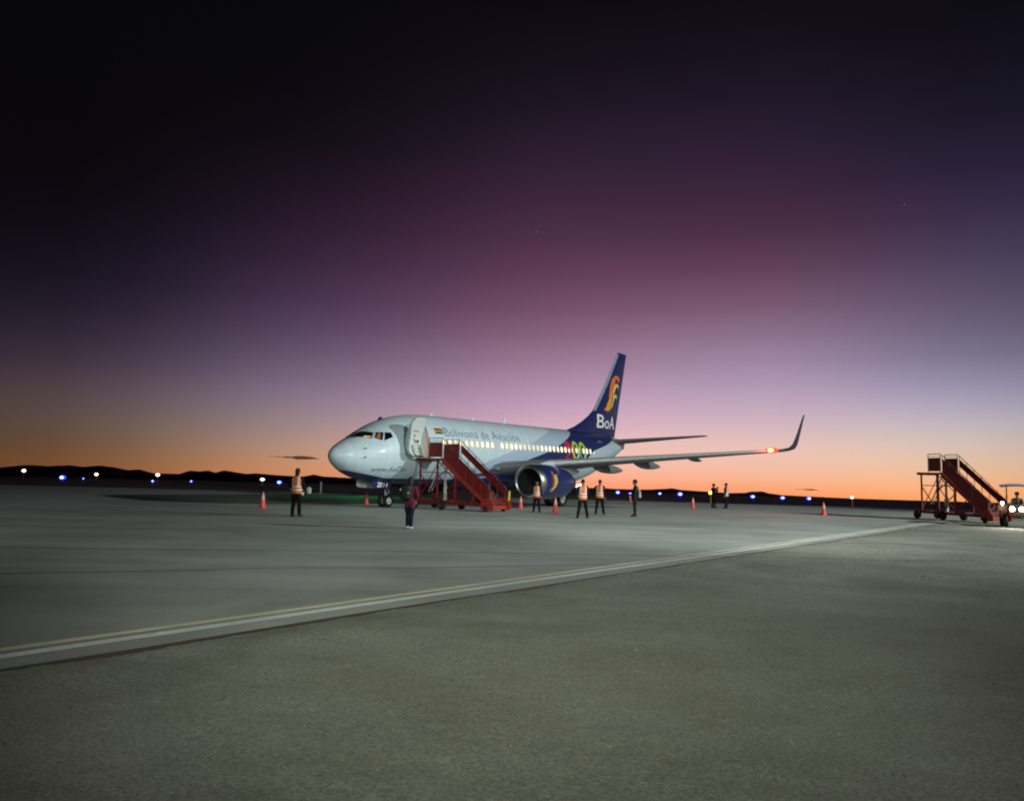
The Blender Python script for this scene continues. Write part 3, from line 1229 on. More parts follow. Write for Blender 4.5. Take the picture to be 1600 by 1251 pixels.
def aero(name, secs, m_, sgn=1, smooth=35, th=.12, parent=None):
    """secs: (x_le, y, z, chord, cant deg, thickness)"""
    rings = []
    for (x, y, z, c, cant, th_) in secs:
        ca, sa = math.cos(R(cant)), math.sin(R(cant))
        rings.append([(x + u * c, -sgn * (y - w * c * sa), z + w * c * ca) for u, w in foil(9, th_)])
    return MB().loft(rings).build(name, m_, parent or plane, smooth=smooth)


WING = [(11.5, 1.5, 2.28, 7.9, 0, .14), (13.3, 4.6, 2.70, 6.0, 0, .125), (14.3, 6.2, 2.86, 4.8, 0, .115), (16.7, 11.5, 3.32, 3.3, 0, .105), (19.35, 16.75, 3.78, 1.75, 0, .10),
        (19.62, 17.10, 3.84, 1.5, 10, .10)]
WLET = [(19.64, 17.09, 3.838, 1.45, 10, .095), (19.95, 17.36, 3.95, 1.25, 35, .085), (20.25, 17.50, 4.2, 1.0, 60, .08), (20.58, 17.58, 4.62, .8, 72, .07), (21.35, 17.80, 5.92, .36, 76, .06), (21.45, 17.82, 6.04, .24, 76, .05)]
for sgn in (1, -1):
    w = aero('wing', WING[:6], M_WINGGREY, sgn)
    aero('winglet', WLET, mat('dark_winglet_paint', (.035, .03, .05), .5, var=.1), sgn, parent=w)
    # silver slats: the front tenth of the section, a little proud
    rings = []
    for (x, y, z, c, cant, th_) in WING[1:5]:
        pr = [(u, wv_) for u, wv_ in foil(24, th_ * 1.12) if u < .05]
        half = len(pr) // 2
        pr = [(u - .006, wv_) for u, wv_ in pr]
        rings.append([(x + u * c, -sgn * y, z + wv_ * c) for u, wv_ in pr])
    up_n = len(rings[0])
    order = sorted(range(up_n), key=lambda k: math.atan2(rings[0][k][2] - rings[0][0][2], rings[0][k][0] - rings[0][0][0] + 1e-4))
    order = [k for k in order if k != 0]
    MB().loft([[ring[k] for k in order[: len(order) // 2]] + [ring[0]] + [ring[k] for k in order[len(order) // 2:]] if False else ring for ring in rings], cap=True).build('slat', mat('slat_grey', (.62, .64, .66), .3, metal=.35), w, smooth=40)
    # flap track fairings
    for (y, x0, L, z, r) in ((5.7, 17.2, 4.2, 2.60, .27), (8.4, 17.6, 4.0, 2.90, .25), (11.7, 18.2, 2.4, 3.28, .13)):
        prof = [(.02, 0), (.5 * r, .1 * L), (.9 * r, .28 * L), (r, .5 * L), (.85 * r, .72 * L), (.45 * r, .92 * L), (.04, L)]
        rings = []
        for rr_, u in prof:
            rings.append([(x0 + u, -sgn * y + rr_ * .62 * math.cos(2 * math.pi * k / 14), z - .10 * u / L + rr_ * 1.15 * math.sin(2 * math.pi * k / 14)) for k in range(14)])
        MB().loft(rings).build('flap_track_fairing', M_WINGGREY, w, smooth=60)
    # navigation lamp on the leading edge
    lampm = mat('red_nav_lamp', (.6, .05, .03), .3, emit=(1, .50, .12), estr=5) if sgn == 1 else mat('green_nav_lamp', (.05, .6, .1), .3, emit=(.08, 1, .25), estr=20)
    hous = MB().ball((19.26, -sgn * 16.55, 3.78), (.24, .40, .17)).build('lamp_housing', mat('red_halo_housing', (.35, .03, .02), .4, emit=(1, .05, .02), estr=1.6) if sgn == 1 else M_WINGGREY, w, smooth=True)  # port housing's red emission stands in for the lamp's halo
    MB().ball((19.06, -sgn * 16.55, 3.78), (.12, .19, .11)).build('navigation_lamp', lampm, hous, smooth=True)
    l = bpy.data.lights.new('navigation_light', 'POINT')
    l.energy = 110 if sgn == 1 else 130
    l.color = (1, .12, .06) if sgn == 1 else (.1, 1, .35)
    l.shadow_soft_size = .15
    lo = bpy.data.objects.new('navigation_light', l)
    col.objects.link(lo)
    lo.parent = w
    lo.location = (18.75, -sgn * 16.6, 3.7)

# belly fairing between the wings
rings = []
for x, hw_, zb in ((9.6, .9, 1.42), (10.5, 1.5, 1.2), (12, 1.95, 1.02), (14, 2.05, .98), (17, 2.05, .98), (19.2, 1.9, 1.08), (20.6, 1.4, 1.3), (21.6, .8, 1.5)):
    rings.append([(x, hw_ * math.cos(2 * math.pi * k / 24), 1.75 + (.55 if math.sin(2 * math.pi * k / 24) > 0 else 1.75 - zb) * math.sin(2 * math.pi * k / 24)) for k in range(24)])
MB().loft(rings).build('belly_fairing', M_NAVY, plane, smooth=60)
# inboard landing lamp in the wing root
MB().ball((11.75, -2.05, 2.30), (.10, .16, .10)).build('landing_lamp', M_SILVER, plane, smooth=True)

# --- engines
for sgn in (1, -1):
    ey, ez, ex = -sgn * 4.83, 1.56, 11.02
    eng = bpy.data.objects.new('engine', None)
    col.objects.link(eng)
    eng.parent = plane
    eng.location = (ex, ey, ez)

    def nac(prof, flat=.93):
        rings = []
        for r_, x in prof:
            ring = []
            for k in range(36):
                a = 2 * math.pi * k / 36
                c_, s_ = math.cos(a), math.sin(a)
                kx = x - (.10 * s_ if x < .6 else 0)
                ring.append((kx, r_ * c_ * 1.02, r_ * s_ * (flat if s_ < 0 else 1.0)))
            rings.append(ring)
        return rings
    MB().loft(nac([(.90, .0), (.96, .02), (1.00, .10), (1.035, .26), (1.05, .38)]) , cap=False).loft(nac([(.90, .0), (.84, .03), (.80, .12), (.785, .3)]), cap=False).build('inlet_lip', M_SILVER, eng, smooth=60)
    cowl = MB().loft(nac([(1.05, .38), (1.085, .8), (1.10, 1.4), (1.08, 2.1), (1.00, 2.9), (.86, 3.7), (.80, 3.95), (.74, 3.95), (.78, 3.3)]), cap=False).build('cowling', M_NAVY, eng, smooth=60)
    MB().loft(nac([(.785, .3), (.79, .6), (.80, 1.1)], .97), cap=False).build('inlet_duct', M_DKMETAL, eng, smooth=60)
    MB().lathe([(.79, 1.1), (.05, 1.12)], 'X', n=24).build('fan_case', M_BLACK, eng)
    MB().lathe([(.01, .62), (.10, .72), (.20, .92), (.23, 1.08)], 'X', n=16).build('spinner', M_DKMETAL, eng, smooth=True)
    bl = MB()
    bl.loft([[(.98, -.03, .2), (1.06, .03, .2), (1.0, -.02, .2)], [(.96, -.07, .77), (1.06, .08, .77), (.99, -.05, .77)]])
    first = bl.build('fan_blade', M_DKMETAL, eng)
    for k in range(1, 24):
        c = first.copy()
        col.objects.link(c)
        c.parent = eng
        c.rotation_euler = (2 * math.pi * k / 24, 0, 0)
    MB().loft(nac([(.58, 3.6), (.55, 4.2), (.46, 4.75), (.42, 4.75), (.44, 4.0)], 1.0), cap=False).build('exhaust_nozzle', M_DKMETAL, eng, smooth=60)
    MB().lathe([(.30, 4.2), (.24, 4.8), (.02, 5.3)], 'X', n=16).build('exhaust_plug', M_DKMETAL, eng, smooth=True)
    # pylon
    pr = []
    for x, zl, zt_, hw_ in ((.9, 1.0, 1.02, .05), (1.6, 1.02, 1.24, .14), (2.6, .95, 1.30, .2), (3.6, .62, 1.22, .22), (4.6, .45, 1.0, .2), (5.6, .62, .85, .1), (5.9, .75, .82, .04)):
        pr.append([(x, -hw_, zl), (x, hw_, zl), (x, hw_ * .8, zt_), (x, -hw_ * .8, zt_)])
    MB().loft(pr).build('pylon', M_PGREY, eng, smooth=30)
    if sgn == 1:
        def nac_side(bm, name, m_):
            bmesh.ops.triangulate(bm, faces=bm.faces[:])
            for v in bm.verts:
                x, z = v.co.x - ex + .12, v.co.y - ez
                r_ = 1.112
                y = -math.sqrt(max(.05, (r_ * 1.02) ** 2 - z * z))
                v.co = (x, y, z)
            me = bpy.data.meshes.new(name)
            bm.to_mesh(me)
            bm.free()
            return link(name, me, m_, cowl)
        n1 = [(11.9, 2.22), (12.08, 2.22), (12.06, 2.07), (12.05, 1.76), (11.95, 1.47), (11.8, 1.22), (11.67, 1.1), (11.86, 1.09), (11.86, 1.05), (11.54, 1.05), (11.75, 1.16), (11.85, 1.36), (11.92, 1.64), (11.93, 1.98)]
        n2 = [(12.12, 2.04), (12.36, 2.05), (12.4, 1.76), (12.38, 1.56), (12.22, 1.33), (12.02, 1.16), (11.86, 1.04), (11.75, 1.04), (11.96, 1.3), (12.06, 1.5), (12.1, 1.73)]
        nac_side(poly_bm(n1), 'cowl_emblem_plume', mat('orange_emblem', (.62, .10, .03), .4, var=.1))
        nac_side(poly_bm(n2), 'cowl_emblem_plume', mat('gold_emblem', (.62, .42, .08), .4, var=.1))

# --- tail fin with dorsal fillet
FIN = [  # z, x_le, x_te, half thickness
    (5.0, 22.3, 31.0, .14), (5.5, 23.2, 31.09, .16), (5.9, 24.5, 31.2, .18), (6.4, 25.7, 31.34, .19), (6.84, 26.55, 31.46, .19), (7.36, 27.36, 31.6, .185), (9.7, 29.35, 32.27, .14), (11.4, 30.57, 32.76, .10), (12.5, 31.36, 33.07, .075), (12.66, 31.6, 33.1, .03)]


def fin_half(x, z):
    for (z0, a0, b0, t0), (z1, a1, b1, t1) in zip(FIN[:-1], FIN[1:]):
        if z0 <= z <= z1:
            u = (z - z0) / (z1 - z0)
            a, b_, th_ = a0 + (a1 - a0) * u, b0 + (b1 - b0) * u, t0 + (t1 - t0) * u
            c = min(.999, max(.001, (x - a) / (b_ - a)))
            return th_ * fin_prof(c)
    return .05


def fin_prof(c):
    return min(1, 2.9 * (.2969 * math.sqrt(c) - .126 * c - .3516 * c * c + .2843 * c ** 3 - .1015 * c ** 4) * 3.45)


rings = []
cs = [0, .01, .03, .07, .13, .22, .34, .48, .64, .8, .92, 1]
for z, a, b_, th_ in FIN:
    L = [(a + (b_ - a) * c, -th_ * fin_prof(c), z) for c in cs]
    L += [(a + (b_ - a) * c, th_ * fin_prof(c), z) for c in cs[-2:0:-1]]
    rings.append(L)
fin = MB().loft(rings).build('tail_fin', M_NAVY, plane, smooth=40)
MB().loft([[(a - .03, 0, z), (a + .05, -th_ * fin_prof(.05 / (b_ - a)) - .012, z), (a + .26, -th_ * fin_prof(.26 / (b_ - a)) - .008, z), (a + .26, th_ * fin_prof(.26 / (b_ - a)) + .008, z), (a + .05, th_ * fin_prof(.05 / (b_ - a)) + .012, z)] for z, a, b_, th_ in FIN[5:9]]).build('fin_leading_edge', mat('fin_edge_grey', (.34, .38, .46), .3, metal=.3), fin, smooth=60)
# rudder seam
MB().loft([[(b_ - .30 * (b_ - a) * .95, -th_ * fin_prof(.715) - .002, z), (b_ - .30 * (b_ - a) * .95 + .03, -th_ * fin_prof(.715) - .002, z), (b_ - .30 * (b_ - a) * .95 + .03, -th_ * fin_prof(.715) + .02, z)] for z, a, b_, th_ in FIN[4:9]]).build('rudder_seam', mat('seam_navy', (.006, .01, .05), .5), fin)


def on_fin(bm, name, m_, off=.012, cuts=0):
    for k in range(cuts):
        x0, x1, y0, y1 = bounds(bm)
        bmesh.ops.bisect_plane(bm, geom=bm.verts[:] + bm.edges[:] + bm.faces[:], plane_co=(x0 + (x1 - x0) * (k + 1) / (cuts + 1), 0, 0), plane_no=(1, 0, 0))
    bmesh.ops.triangulate(bm, faces=bm.faces[:])
    for v in bm.verts:
        x, z = v.co.x, v.co.y
        v.co = (x, -fin_half(x, z) - off, z)
    me = bpy.data.meshes.new(name)
    bm.to_mesh(me)
    bm.free()
    return link(name, me, m_, fin)


E1 = [(28.86, 7.64), (29.47, 7.82), (29.73, 8.18), (29.76, 8.86), (29.93, 9.56), (30.27, 10.2), (30.81, 10.57), (31.4, 10.64), (31.73, 10.38), (31.61, 10.01), (31.32, 10.24), (31.04, 10.34), (30.86, 10.05), (30.54, 9.46), (30.38, 8.93), (30.27, 8.23), (29.92, 7.61), (29.57, 7.45), (29.04, 7.53)]
E2 = [(30.48, 9.28), (30.72, 9.78), (31.2, 9.96), (31.55, 9.83), (31.64, 9.41), (31.43, 9.63), (31.17, 9.68), (30.91, 9.41), (30.63, 8.95), (30.46, 8.51)]
E3 = [(30.3, 8.16), (30.63, 8.87), (31.0, 9.05), (31.3, 8.85), (31.23, 8.63), (31.04, 8.78), (30.86, 8.72), (30.64, 8.4), (30.45, 8.0), (30.0, 7.6)]
E4 = [(29.05, 7.56), (29.55, 7.5), (29.9, 7.66), (30.2, 8.25), (30.35, 8.95), (30.45, 9.35), (30.3, 9.3), (30.12, 8.7), (29.98, 8.2), (29.62, 7.74)]
on_fin(poly_bm(E1), 'fin_emblem_plume', mat('orange_plume', (.80, .16, .03), .4, var=.12, scale=1.2), .010, 6)
on_fin(poly_bm(E4), 'fin_emblem_plume', mat('amber_plume', (.86, .34, .04), .4, var=.1), .014, 4)
on_fin(poly_bm(E2), 'fin_emblem_plume', mat('gold_plume', (.86, .52, .10), .4, var=.1), .016, 4)
on_fin(poly_bm(E3), 'fin_emblem_plume', mat('lime_plume', (.70, .62, .10), .4, var=.1), .018, 4)
M_LETTER = mat('white_tail_letter', (.80, .78, .78), .4, var=.04)
for s_, x0, x1, z0, z1 in (('B', 27.72, 29.02, 6.03, 7.12), ('o', 29.10, 29.92, 6.05, 6.72), ('A', 29.98, 30.92, 6.07, 7.10)):
    bm = text_mesh(s_, .012)
    bx0, bx1, by0, by1 = bounds(bm)
    for v in bm.verts:
        v.co.x = x0 + (v.co.x - bx0) / (bx1 - bx0) * (x1 - x0)
        v.co.y = z0 + (v.co.y - by0) / (by1 - by0) * (z1 - z0)
    on_fin(bm, 'tail_letter', M_LETTER, .014, 4)

# --- tailplanes
STAB = [(28.0, .3, 4.92, 3.9, 0, .10), (28.55, .95, 4.98, 3.5, 0, .10), (32.5, 7.0, 5.58, 1.25, 0, .09), (32.75, 7.2, 5.6, .9, 0, .06)]
for sgn in (1, -1):
    s_ = aero('tailplane', STAB, M_WINGGREY, sgn)
MB().ball((32.55, 0, 4.62), (.16, .12, .15)).build('tail_cone_outlet', M_DKMETAL, plane, smooth=True)


# --- landing gear
def wheel(par, c, r, w, axis='Y', rimr=.55, tyre=M_BLACK, rim=None, n=24, name='wheel'):
    root = bpy.data.objects.new(name, None)
    col.objects.link(root)
    root.parent = par
    root.location = c
    h = w / 2
    MB().lathe([(rimr * r, -h * .8), (.88 * r, -h), (.97 * r, -.7 * h), (r, -.3 * h), (r, .3 * h), (.97 * r, .7 * h), (.88 * r, h), (rimr * r, h * .8)], axis, n=n, cap=False).build('tyre', tyre, root, smooth=50)
    MB().lathe([(rimr * r, -h * .78), (.45 * r, -h * .5), (.16 * r, -h * .55), (.14 * r, -h * .8), (.01, -h * .82)], axis, n=n, cap=False).lathe([(rimr * r, h * .78), (.45 * r, h * .5), (.16 * r, h * .55), (.14 * r, h * .8), (.01, h * .82)], axis, n=n, cap=False).build('rim', rim or M_RIM, root, smooth=40)
    return root


M_RIM = mat('white_wheel_rim', (.66, .68, .68), .4, var=.08)
ng = bpy.data.objects.new('nose_gear', None)
col.objects.link(ng)
ng.parent = plane
ng.location = (4.15, 0, 0)
MB().tube((0, 0, .36), (0, 0, 1.0), .06).tube((0, 0, .9), (-.12, 0, 1.6), .09).tube((0, -.36, .345), (0, .36, .345), .05).bar((-.1, 0, 1.1), (-.9, 0, 1.5), .05).bar((.05, 0, .6), (.3, 0, .82), .04).bar((.3, 0, .82), (.05, 0, 1.05), .04).build('strut', M_PGREY, ng)
MB().box((-.12, -.12, 1.08), (.1, .1, .1)).ball((-.18, 0, 1.12), (.06, .09, .09)).build('taxi_lamp', M_SILVER, ng)
wheel(ng, (0, -.2, .345), .345, .2)
wheel(ng, (0, .2, .345), .345, .2)
for y, m_, x0, x1, lab in ((-.42, M_NAVY, 2.66, 4.10, 'navy nose gear door with white number'), (.42, mat('pale_gear_door', (.42, .46, .42), .45), 2.36, 3.9, 'pale inner face of the far nose gear door')):
    mb = MB()
    mb.prism([(x0, 1.56), (x0, 1.16), (x0 + .12, 1.06), (x1 - .1, .98), (x1, 1.06), (x1, 1.5)], 'Y', y - .02, y + .02)
    d = mb.build('nose_gear_door', m_, plane, label=lab)
    if y < 0:
        gd = d
bm = text_mesh('2014', .02, .15)
place_flat(bm, lambda u, v: Vector((3.02 + .82 * u, -.446, 1.09 + .27 * v - .03 * u)), 'door_number', M_LETTER, gd, 1)
for sgn in (1, -1):
    mg = bpy.data.objects.new('main_gear', None)
    col.objects.link(mg)
    mg.parent = plane
    mg.location = (17.3, -sgn * 2.86, 0)
    MB().tube((0, 0, .5), (0, sgn * .12, 2.3), .11).tube((0, -.45, .56), (0, .45, .56), .07).bar((0, 0, 1.2), (0, sgn * 1.2, 1.6), .08).bar((.1, 0, .8), (.45, 0, 1.15), .06).bar((.45, 0, 1.15), (.1, 0, 1.6), .06).build('strut', M_PGREY, mg)
    wheel(mg, (0, -.43, .56), .56, .38)
    wheel(mg, (0, .43, .56), .56, .38)
    MB().box((0, -sgn * .62, 1.4), (.9, .03, 1.3)).build('gear_door', M_PGREY, mg)

# ------------------------------------------------------------------ passenger stairs
M_SRED = mat('stairs_red_paint', (.16, .009, .007), .45, var=.25, scale=3, bump=.1, bscale=20)
M_SRED2 = mat('stairs_bright_red_paint', (.32, .030, .017), .45, var=.2, scale=4)
M_RAIL = mat('steel_rail', (.13, .07, .07), .45, metal=.2, var=.15)
M_STEEL = mat('pale_galvanised_strut', (.55, .55, .56), .4, metal=.2, var=.15)
M_TREAD = mat('stairs_tread', (.10, .015, .012), .6, var=.2)
M_YELLOW = mat('yellow_warning_paint', (.72, .58, .04), .5, var=.1)


def make_stairs(label, loc, rz, group, W=1.45):
    """local +x runs down and away from the aircraft, y is the width, z up"""
    root = thing('passenger_stairs', label, 'airstairs', loc, rz, group)
    H, X0, X1, X2 = 2.70, .80, 1.78, 4.95
    zb = .30
    sl = (zb - H) / (X2 - X1)
    MB().box((X1 / 2, W / 2, H - .05), (X1, W + .1, .09)).box((.04, W / 2, H - .07), (.1, W + .16, .14)).build('deck', M_SRED, root)
    MB().box((-.02, W / 2, H - .04), (.08, W + .1, .12), bevel=.02).build('deck_bumper', M_BLACK, root)
    for i in range(13):
        u = (i + .5) / 13
        x, z = X1 + (X2 - X1) * u, H + (zb - H) * (i + 1) / 13.6
        MB().box((x, W / 2, z), (.25, W - .1, .04)).box((x - .11, W / 2, z + .09), (.012, W - .1, .14)).build('step', M_TREAD, root)
    for y in (0, W):
        MB().prism([(X1 - .05, H + .02), (X2, zb + .06), (X2 + .02, zb - .2), (X1 - .05, H - .26)], 'Y', y - .03, y + .03).build('stringer', M_SRED2, root)
        # balustrade panels on the flight, in three sheets
        for k in range(3):
            a, c = X1 + .06 + (X2 - X1 - .1) * k / 3, X1 + .06 + (X2 - X1 - .1) * (k + 1) / 3 - .02
            za, zc_ = H + sl * (a - X1), H + sl * (c - X1)
            lo_ = .03 if y == 0 else .42
            MB().prism([(a, za + lo_), (c, zc_ + lo_), (c, zc_ + .84), (a, za + .84)], 'Y', y - .014, y + .014).build('side_panel', M_SRED, root)
        mb = MB()
        pts_ = [(X1 + .02, y, H + 1.02), (X2 - .12, y, zb + .96), (X2 + .05, y, zb + .70), (X2 + .05, y, zb - .02)]
        mb.path(pts_, .022)
        mb.build('handrail', M_RAIL, root)
        for k in range(7):
            x = X1 + .08 + (X2 - X1 - .2) * k / 6
            z = H + sl * (x - X1)
            MB().tube((x, y, z), (x, y, z + 1.0), .018, n=6).build('baluster', M_RAIL, root)
        # landing
        MB().prism([(X0 + .05, H + .07), (X1 - .10, H + .07), (X1 - .10, H + .84), (X0 + .05, H + .84)], 'Y', y - .014, y + .014).build('landing_panel', M_SRED, root)
        MB().path([(X0, y, H), (X0, y, H + 1.06), (X1 - .06, y, H + 1.06), (X1 - .06, y, H)], .022).tube((X0, y, H + .92), (X1 - .06, y, H + .92), .014).build('landing_rail', M_RAIL, root)
        for x in (X0 - .55, X1 - .35):
            MB().bar((x, y, .42), (x, y, H - .1), .07).build('leg', M_SRED, root)
        MB().bar((X0 - .55, y, 1.95), (X1 - .3, y, 1.95), .045).bar((X0 - .55, y, 1.9), (X1 - .35, y, .5), .04).build('brace', M_SRED, root)
        MB().bar((X1 - .35, y, .5), (X1 + 1.0, y, 1.55), .045).bar((X1 + .95, y, .45), (X1 + .95, y, 1.75), .06).build('brace', M_SRED, root)
        MB().bar((-.1, y, .42), (X2, y, .34), .09, .14).build('chassis_rail', M_SRED, root)
        for x in (.0, 1.9):
            wheel(root, (x, y + (-.12 if y == 0 else .12), .25), .25, .16, rim=mat('red_rim', (.07, .018, .016), .5))
        wheel(root, (X2 - .25, y + (-.06 if y == 0 else .06), .15), .15, .1, rim=mat('red_rim', (.07, .018, .016), .5), n=16, name='caster')
        MB().prism([(X2 - .55, .12), (X2 + .25, .12), (X2 + .25, .40), (X2 - .1, .74), (X2 - .55, .60)], 'Y', y - .05, y + .05).build('foot_guard', M_SRED2, root)
    for x in (0, X1 - .35, X1 + .95, X2 - .1):
        MB().bar((x, 0, .44), (x, W, .44), .08).build('cross_member', M_SRED, root)
    MB().bar((X1 - .35, 0, 1.6), (X1 - .35, W, 2.6), .04).bar((X1 - .35, W, 1.6), (X1 - .35, 0, 2.6), .04).bar((X0 - .55, 0, .6), (X0 - .55, W, 2.5), .035).build('brace', M_SRED, root)
    MB().bar((X1 - .05, .35, .5), (X1 - .08, .35, 2.2), .09).bar((X1 - .05, .35, .5), (X1 - .05, .35, 1.3), .13).build('hydraulic_ram', M_STEEL, root)
    MB().bar((X0 - .1, .2, .9), (X1 - .25, .2, 2.35), .05).bar((X0 + .1, .2, .9), (X1 - .1, .2, 2.25), .03).build('ram_stay', M_STEEL, root)
    MB().box((X1 + .28, -.06, 1.02), (.13, .02, .36)).build('notice_plate', mat('white_plate', (.62, .64, .62), .5), root)
    MB().box((X2 - .2, W / 2, .24), (.5, W - .05, .2), bevel=.02).build('bottom_step', M_SRED2, root)
    MB().bar((X2 + .14, W - .02, zb + .28), (X2 + .18, W - .02, zb + .78), .07, .07).build('warning_marker', M_YELLOW, root)
    return root


def WP(x, y, z=0.0):
    c, s_ = math.cos(TH), math.sin(TH)
    return (AX + x * c - y * s_, AY + x * s_ + y * c, z)


G_ST = 'mobile passenger stairs on the apron'
make_stairs('red mobile passenger stairs docked at the open front door of the airliner', WP(4.45, -1.98), math.atan2(-math.cos(TH), math.sin(TH)), G_ST)
st2 = make_stairs('red mobile passenger stairs parked at right behind the small tractor', (24.2, 46.95, 0), R(-75), G_ST, 1.2)

# ------------------------------------------------------------------ small tractor with canopy at the right edge
TRX, TRY, TRA = 25.2, 39.4, math.atan2(-.84, -.55)
tr = thing('tractor', 'small dusty tractor with sunshade canopy and bright headlights at right edge', 'tractor', (TRX, TRY, 0), TRA)
M_TBODY = mat('dusty_red_tractor_paint', (.30, .17, .12), .6, var=.25)
M_TGREY = mat('dusty_tractor_grey', (.26, .22, .19), .7, var=.25)
M_CANOPY = mat('pale_canopy', (.55, .52, .52), .6, var=.1)
MB().box((1.05, 0, .82), (1.5, .56, .46), bevel=.06).box((1.82, 0, .78), (.08, .5, .4), bevel=.02).build('bonnet', M_TBODY, tr, smooth=30)
MB().box((.4, 0, .52), (2.4, .36, .22)).box((-.1, 0, .55), (.7, .5, .4), bevel=.05).build('chassis', M_TGREY, tr)
for s_ in (1, -1):
    y = .62 * s_
    fr = []
    for k in range(13):
        a = R(-5 + 160 * k / 12)
        fr.append((.58 * math.cos(a), .58 * math.sin(a)))
    mb = MB()
    mb.loft([[(u, y - .17, .48 + v) for u, v in fr] + [(u * .94, y - .17, .48 + v * .94) for u, v in fr[::-1]], [(u, y + .17, .48 + v) for u, v in fr] + [(u * .94, y + .17, .48 + v * .94) for u, v in fr[::-1]]])
    mb.build('fender', M_TBODY, tr, smooth=40)
    w_ = wheel(tr, (0, y, .475), .475, .30, rim=M_TGREY)
    w_.name = 'rear_wheel'
    w_ = wheel(tr, (1.62, .48 * s_, .31), .31, .2, rim=M_TGREY)
    w_.name = 'front_wheel'
    MB().path([(-.42, .45 * s_, .75), (-.42, .45 * s_, 1.5), (-.46, .45 * s_, 2.0)], .024).ball((-.42, .45 * s_, 1.45), .045).build('canopy_post', M_DKMETAL, tr)
    MB().path([(.72, .42 * s_, .95), (.66, .42 * s_, 1.45), (.70, .42 * s_, 2.0)], .022).ball((.66, .42 * s_, 1.45), .04).build('canopy_post', M_DKMETAL, tr)
    MB().tube((1.84, .19 * s_, .86), (1.92, .19 * s_, .86), .12, n=16).build('headlight_rim', M_DKMETAL, tr)
M_HEAD = mat('headlight_glow', (1, .95, .8), .3, emit=(1, .88, .62), estr=60)
M_HEAD2 = mat('fender_lamp_glow', (1, .95, .8), .3, emit=(1, .90, .70), estr=14)
for s_ in (1, -1):
    MB().ball((1.92, .19 * s_, .86), (.05, .105, .105)).build('headlight', M_HEAD, tr, smooth=True)
MB().ball((.62, -.62, 1.12), (.05, .075, .075)).tube((.56, -.62, 1.0), (.58, -.62, 1.12), .02).build('fender_lamp', M_HEAD2, tr, smooth=True)
prof = []
mb = MB()
rings = []
for k in range(9):
    u = -1 + 2 * k / 8
    z = 2.06 - .07 * u * u
    rings.append([(-.95, .72 * u, z - .10), (-.8, .72 * u, z), (.9, .72 * u, z + .03), (1.1, .72 * u, z - .03), (1.08, .72 * u, z - .06), (-.8, .72 * u, z - .05)])
mb.loft(rings)
mb.build('canopy', M_CANOPY, tr, smooth=40)
MB().box((-.12, 0, .88), (.42, .42, .1), bevel=.03).box((-.34, 0, 1.08), (.08, .42, .36), bevel=.03).build('seat', M_BLACK, tr)
MB().lathe([(.17, -.012), (.185, 0), (.17, .012), (.155, 0)], 'Z', (.42, 0, 1.16), 16, cap=False).tube((.42, 0, 1.16), (.62, 0, .9), .02).tube((.26, 0, 1.16), (.58, 0, 1.16), .012).build('steering_wheel', M_BLACK, tr)
MB().bar((-.4, 0, .42), (-1.25, 0, .38), .07).build('tow_hitch', M_TGREY, tr)
# its beam on the ground
l = bpy.data.lights.new('headlight_beam', 'SPOT')
l.energy = 300
l.color = (1, .9, .72)
l.spot_size = R(120)
l.spot_blend = .8
l.shadow_soft_size = .1
lo = bpy.data.objects.new('headlight_beam', l)
col.objects.link(lo)
lo.parent = tr
lo.location = (2.05, 0, .88)
lo.rotation_euler = (R(90 - 4), 0, R(-90))

# ------------------------------------------------------------------ people
M_SKIN = mat('skin', (.20, .105, .07), .55, var=.08)
M_DARKCLOTH = mat('dark_trousers', (.008, .008, .009), .85, var=.3, scale=8, bump=.2, bscale=30, spec=.12)
M_NAVYCLOTH = mat('navy_jeans', (.011, .015, .030), .85, var=.3, scale=8, bump=.2, bscale=30, spec=.12)
M_DARKJACKET = mat('dark_jacket', (.008, .008, .009), .85, var=.3, scale=8, bump=.2, bscale=30, spec=.12)
M_GREENCLOTH = mat('dark_green_uniform', (.017, .020, .014), .85, var=.25, scale=8, bump=.2, bscale=30, spec=.12)
M_MAROON = mat('maroon_coat', (.12, .022, .035), .85, var=.25, scale=8, bump=.2, bscale=30, spec=.12)
M_SHOE = mat('dark_shoe', (.014, .013, .013), .6, var=.2)
M_SHOELT = mat('pale_shoe', (.46, .44, .34), .6, var=.2)
M_HAIR = mat('black_hair', (.010, .008, .007), .7, var=.3)
M_ORANGE = mat('orange_vest', (.72, .17, .03), .7, var=.12, scale=8)
M_PALEVEST = mat('faded_vest', (.52, .36, .28), .7, var=.12, scale=8)
M_REFLECT = mat('reflective_tape', (.72, .70, .68), .5, var=.08, scale=10)
M_SKINTONES = M_SKIN


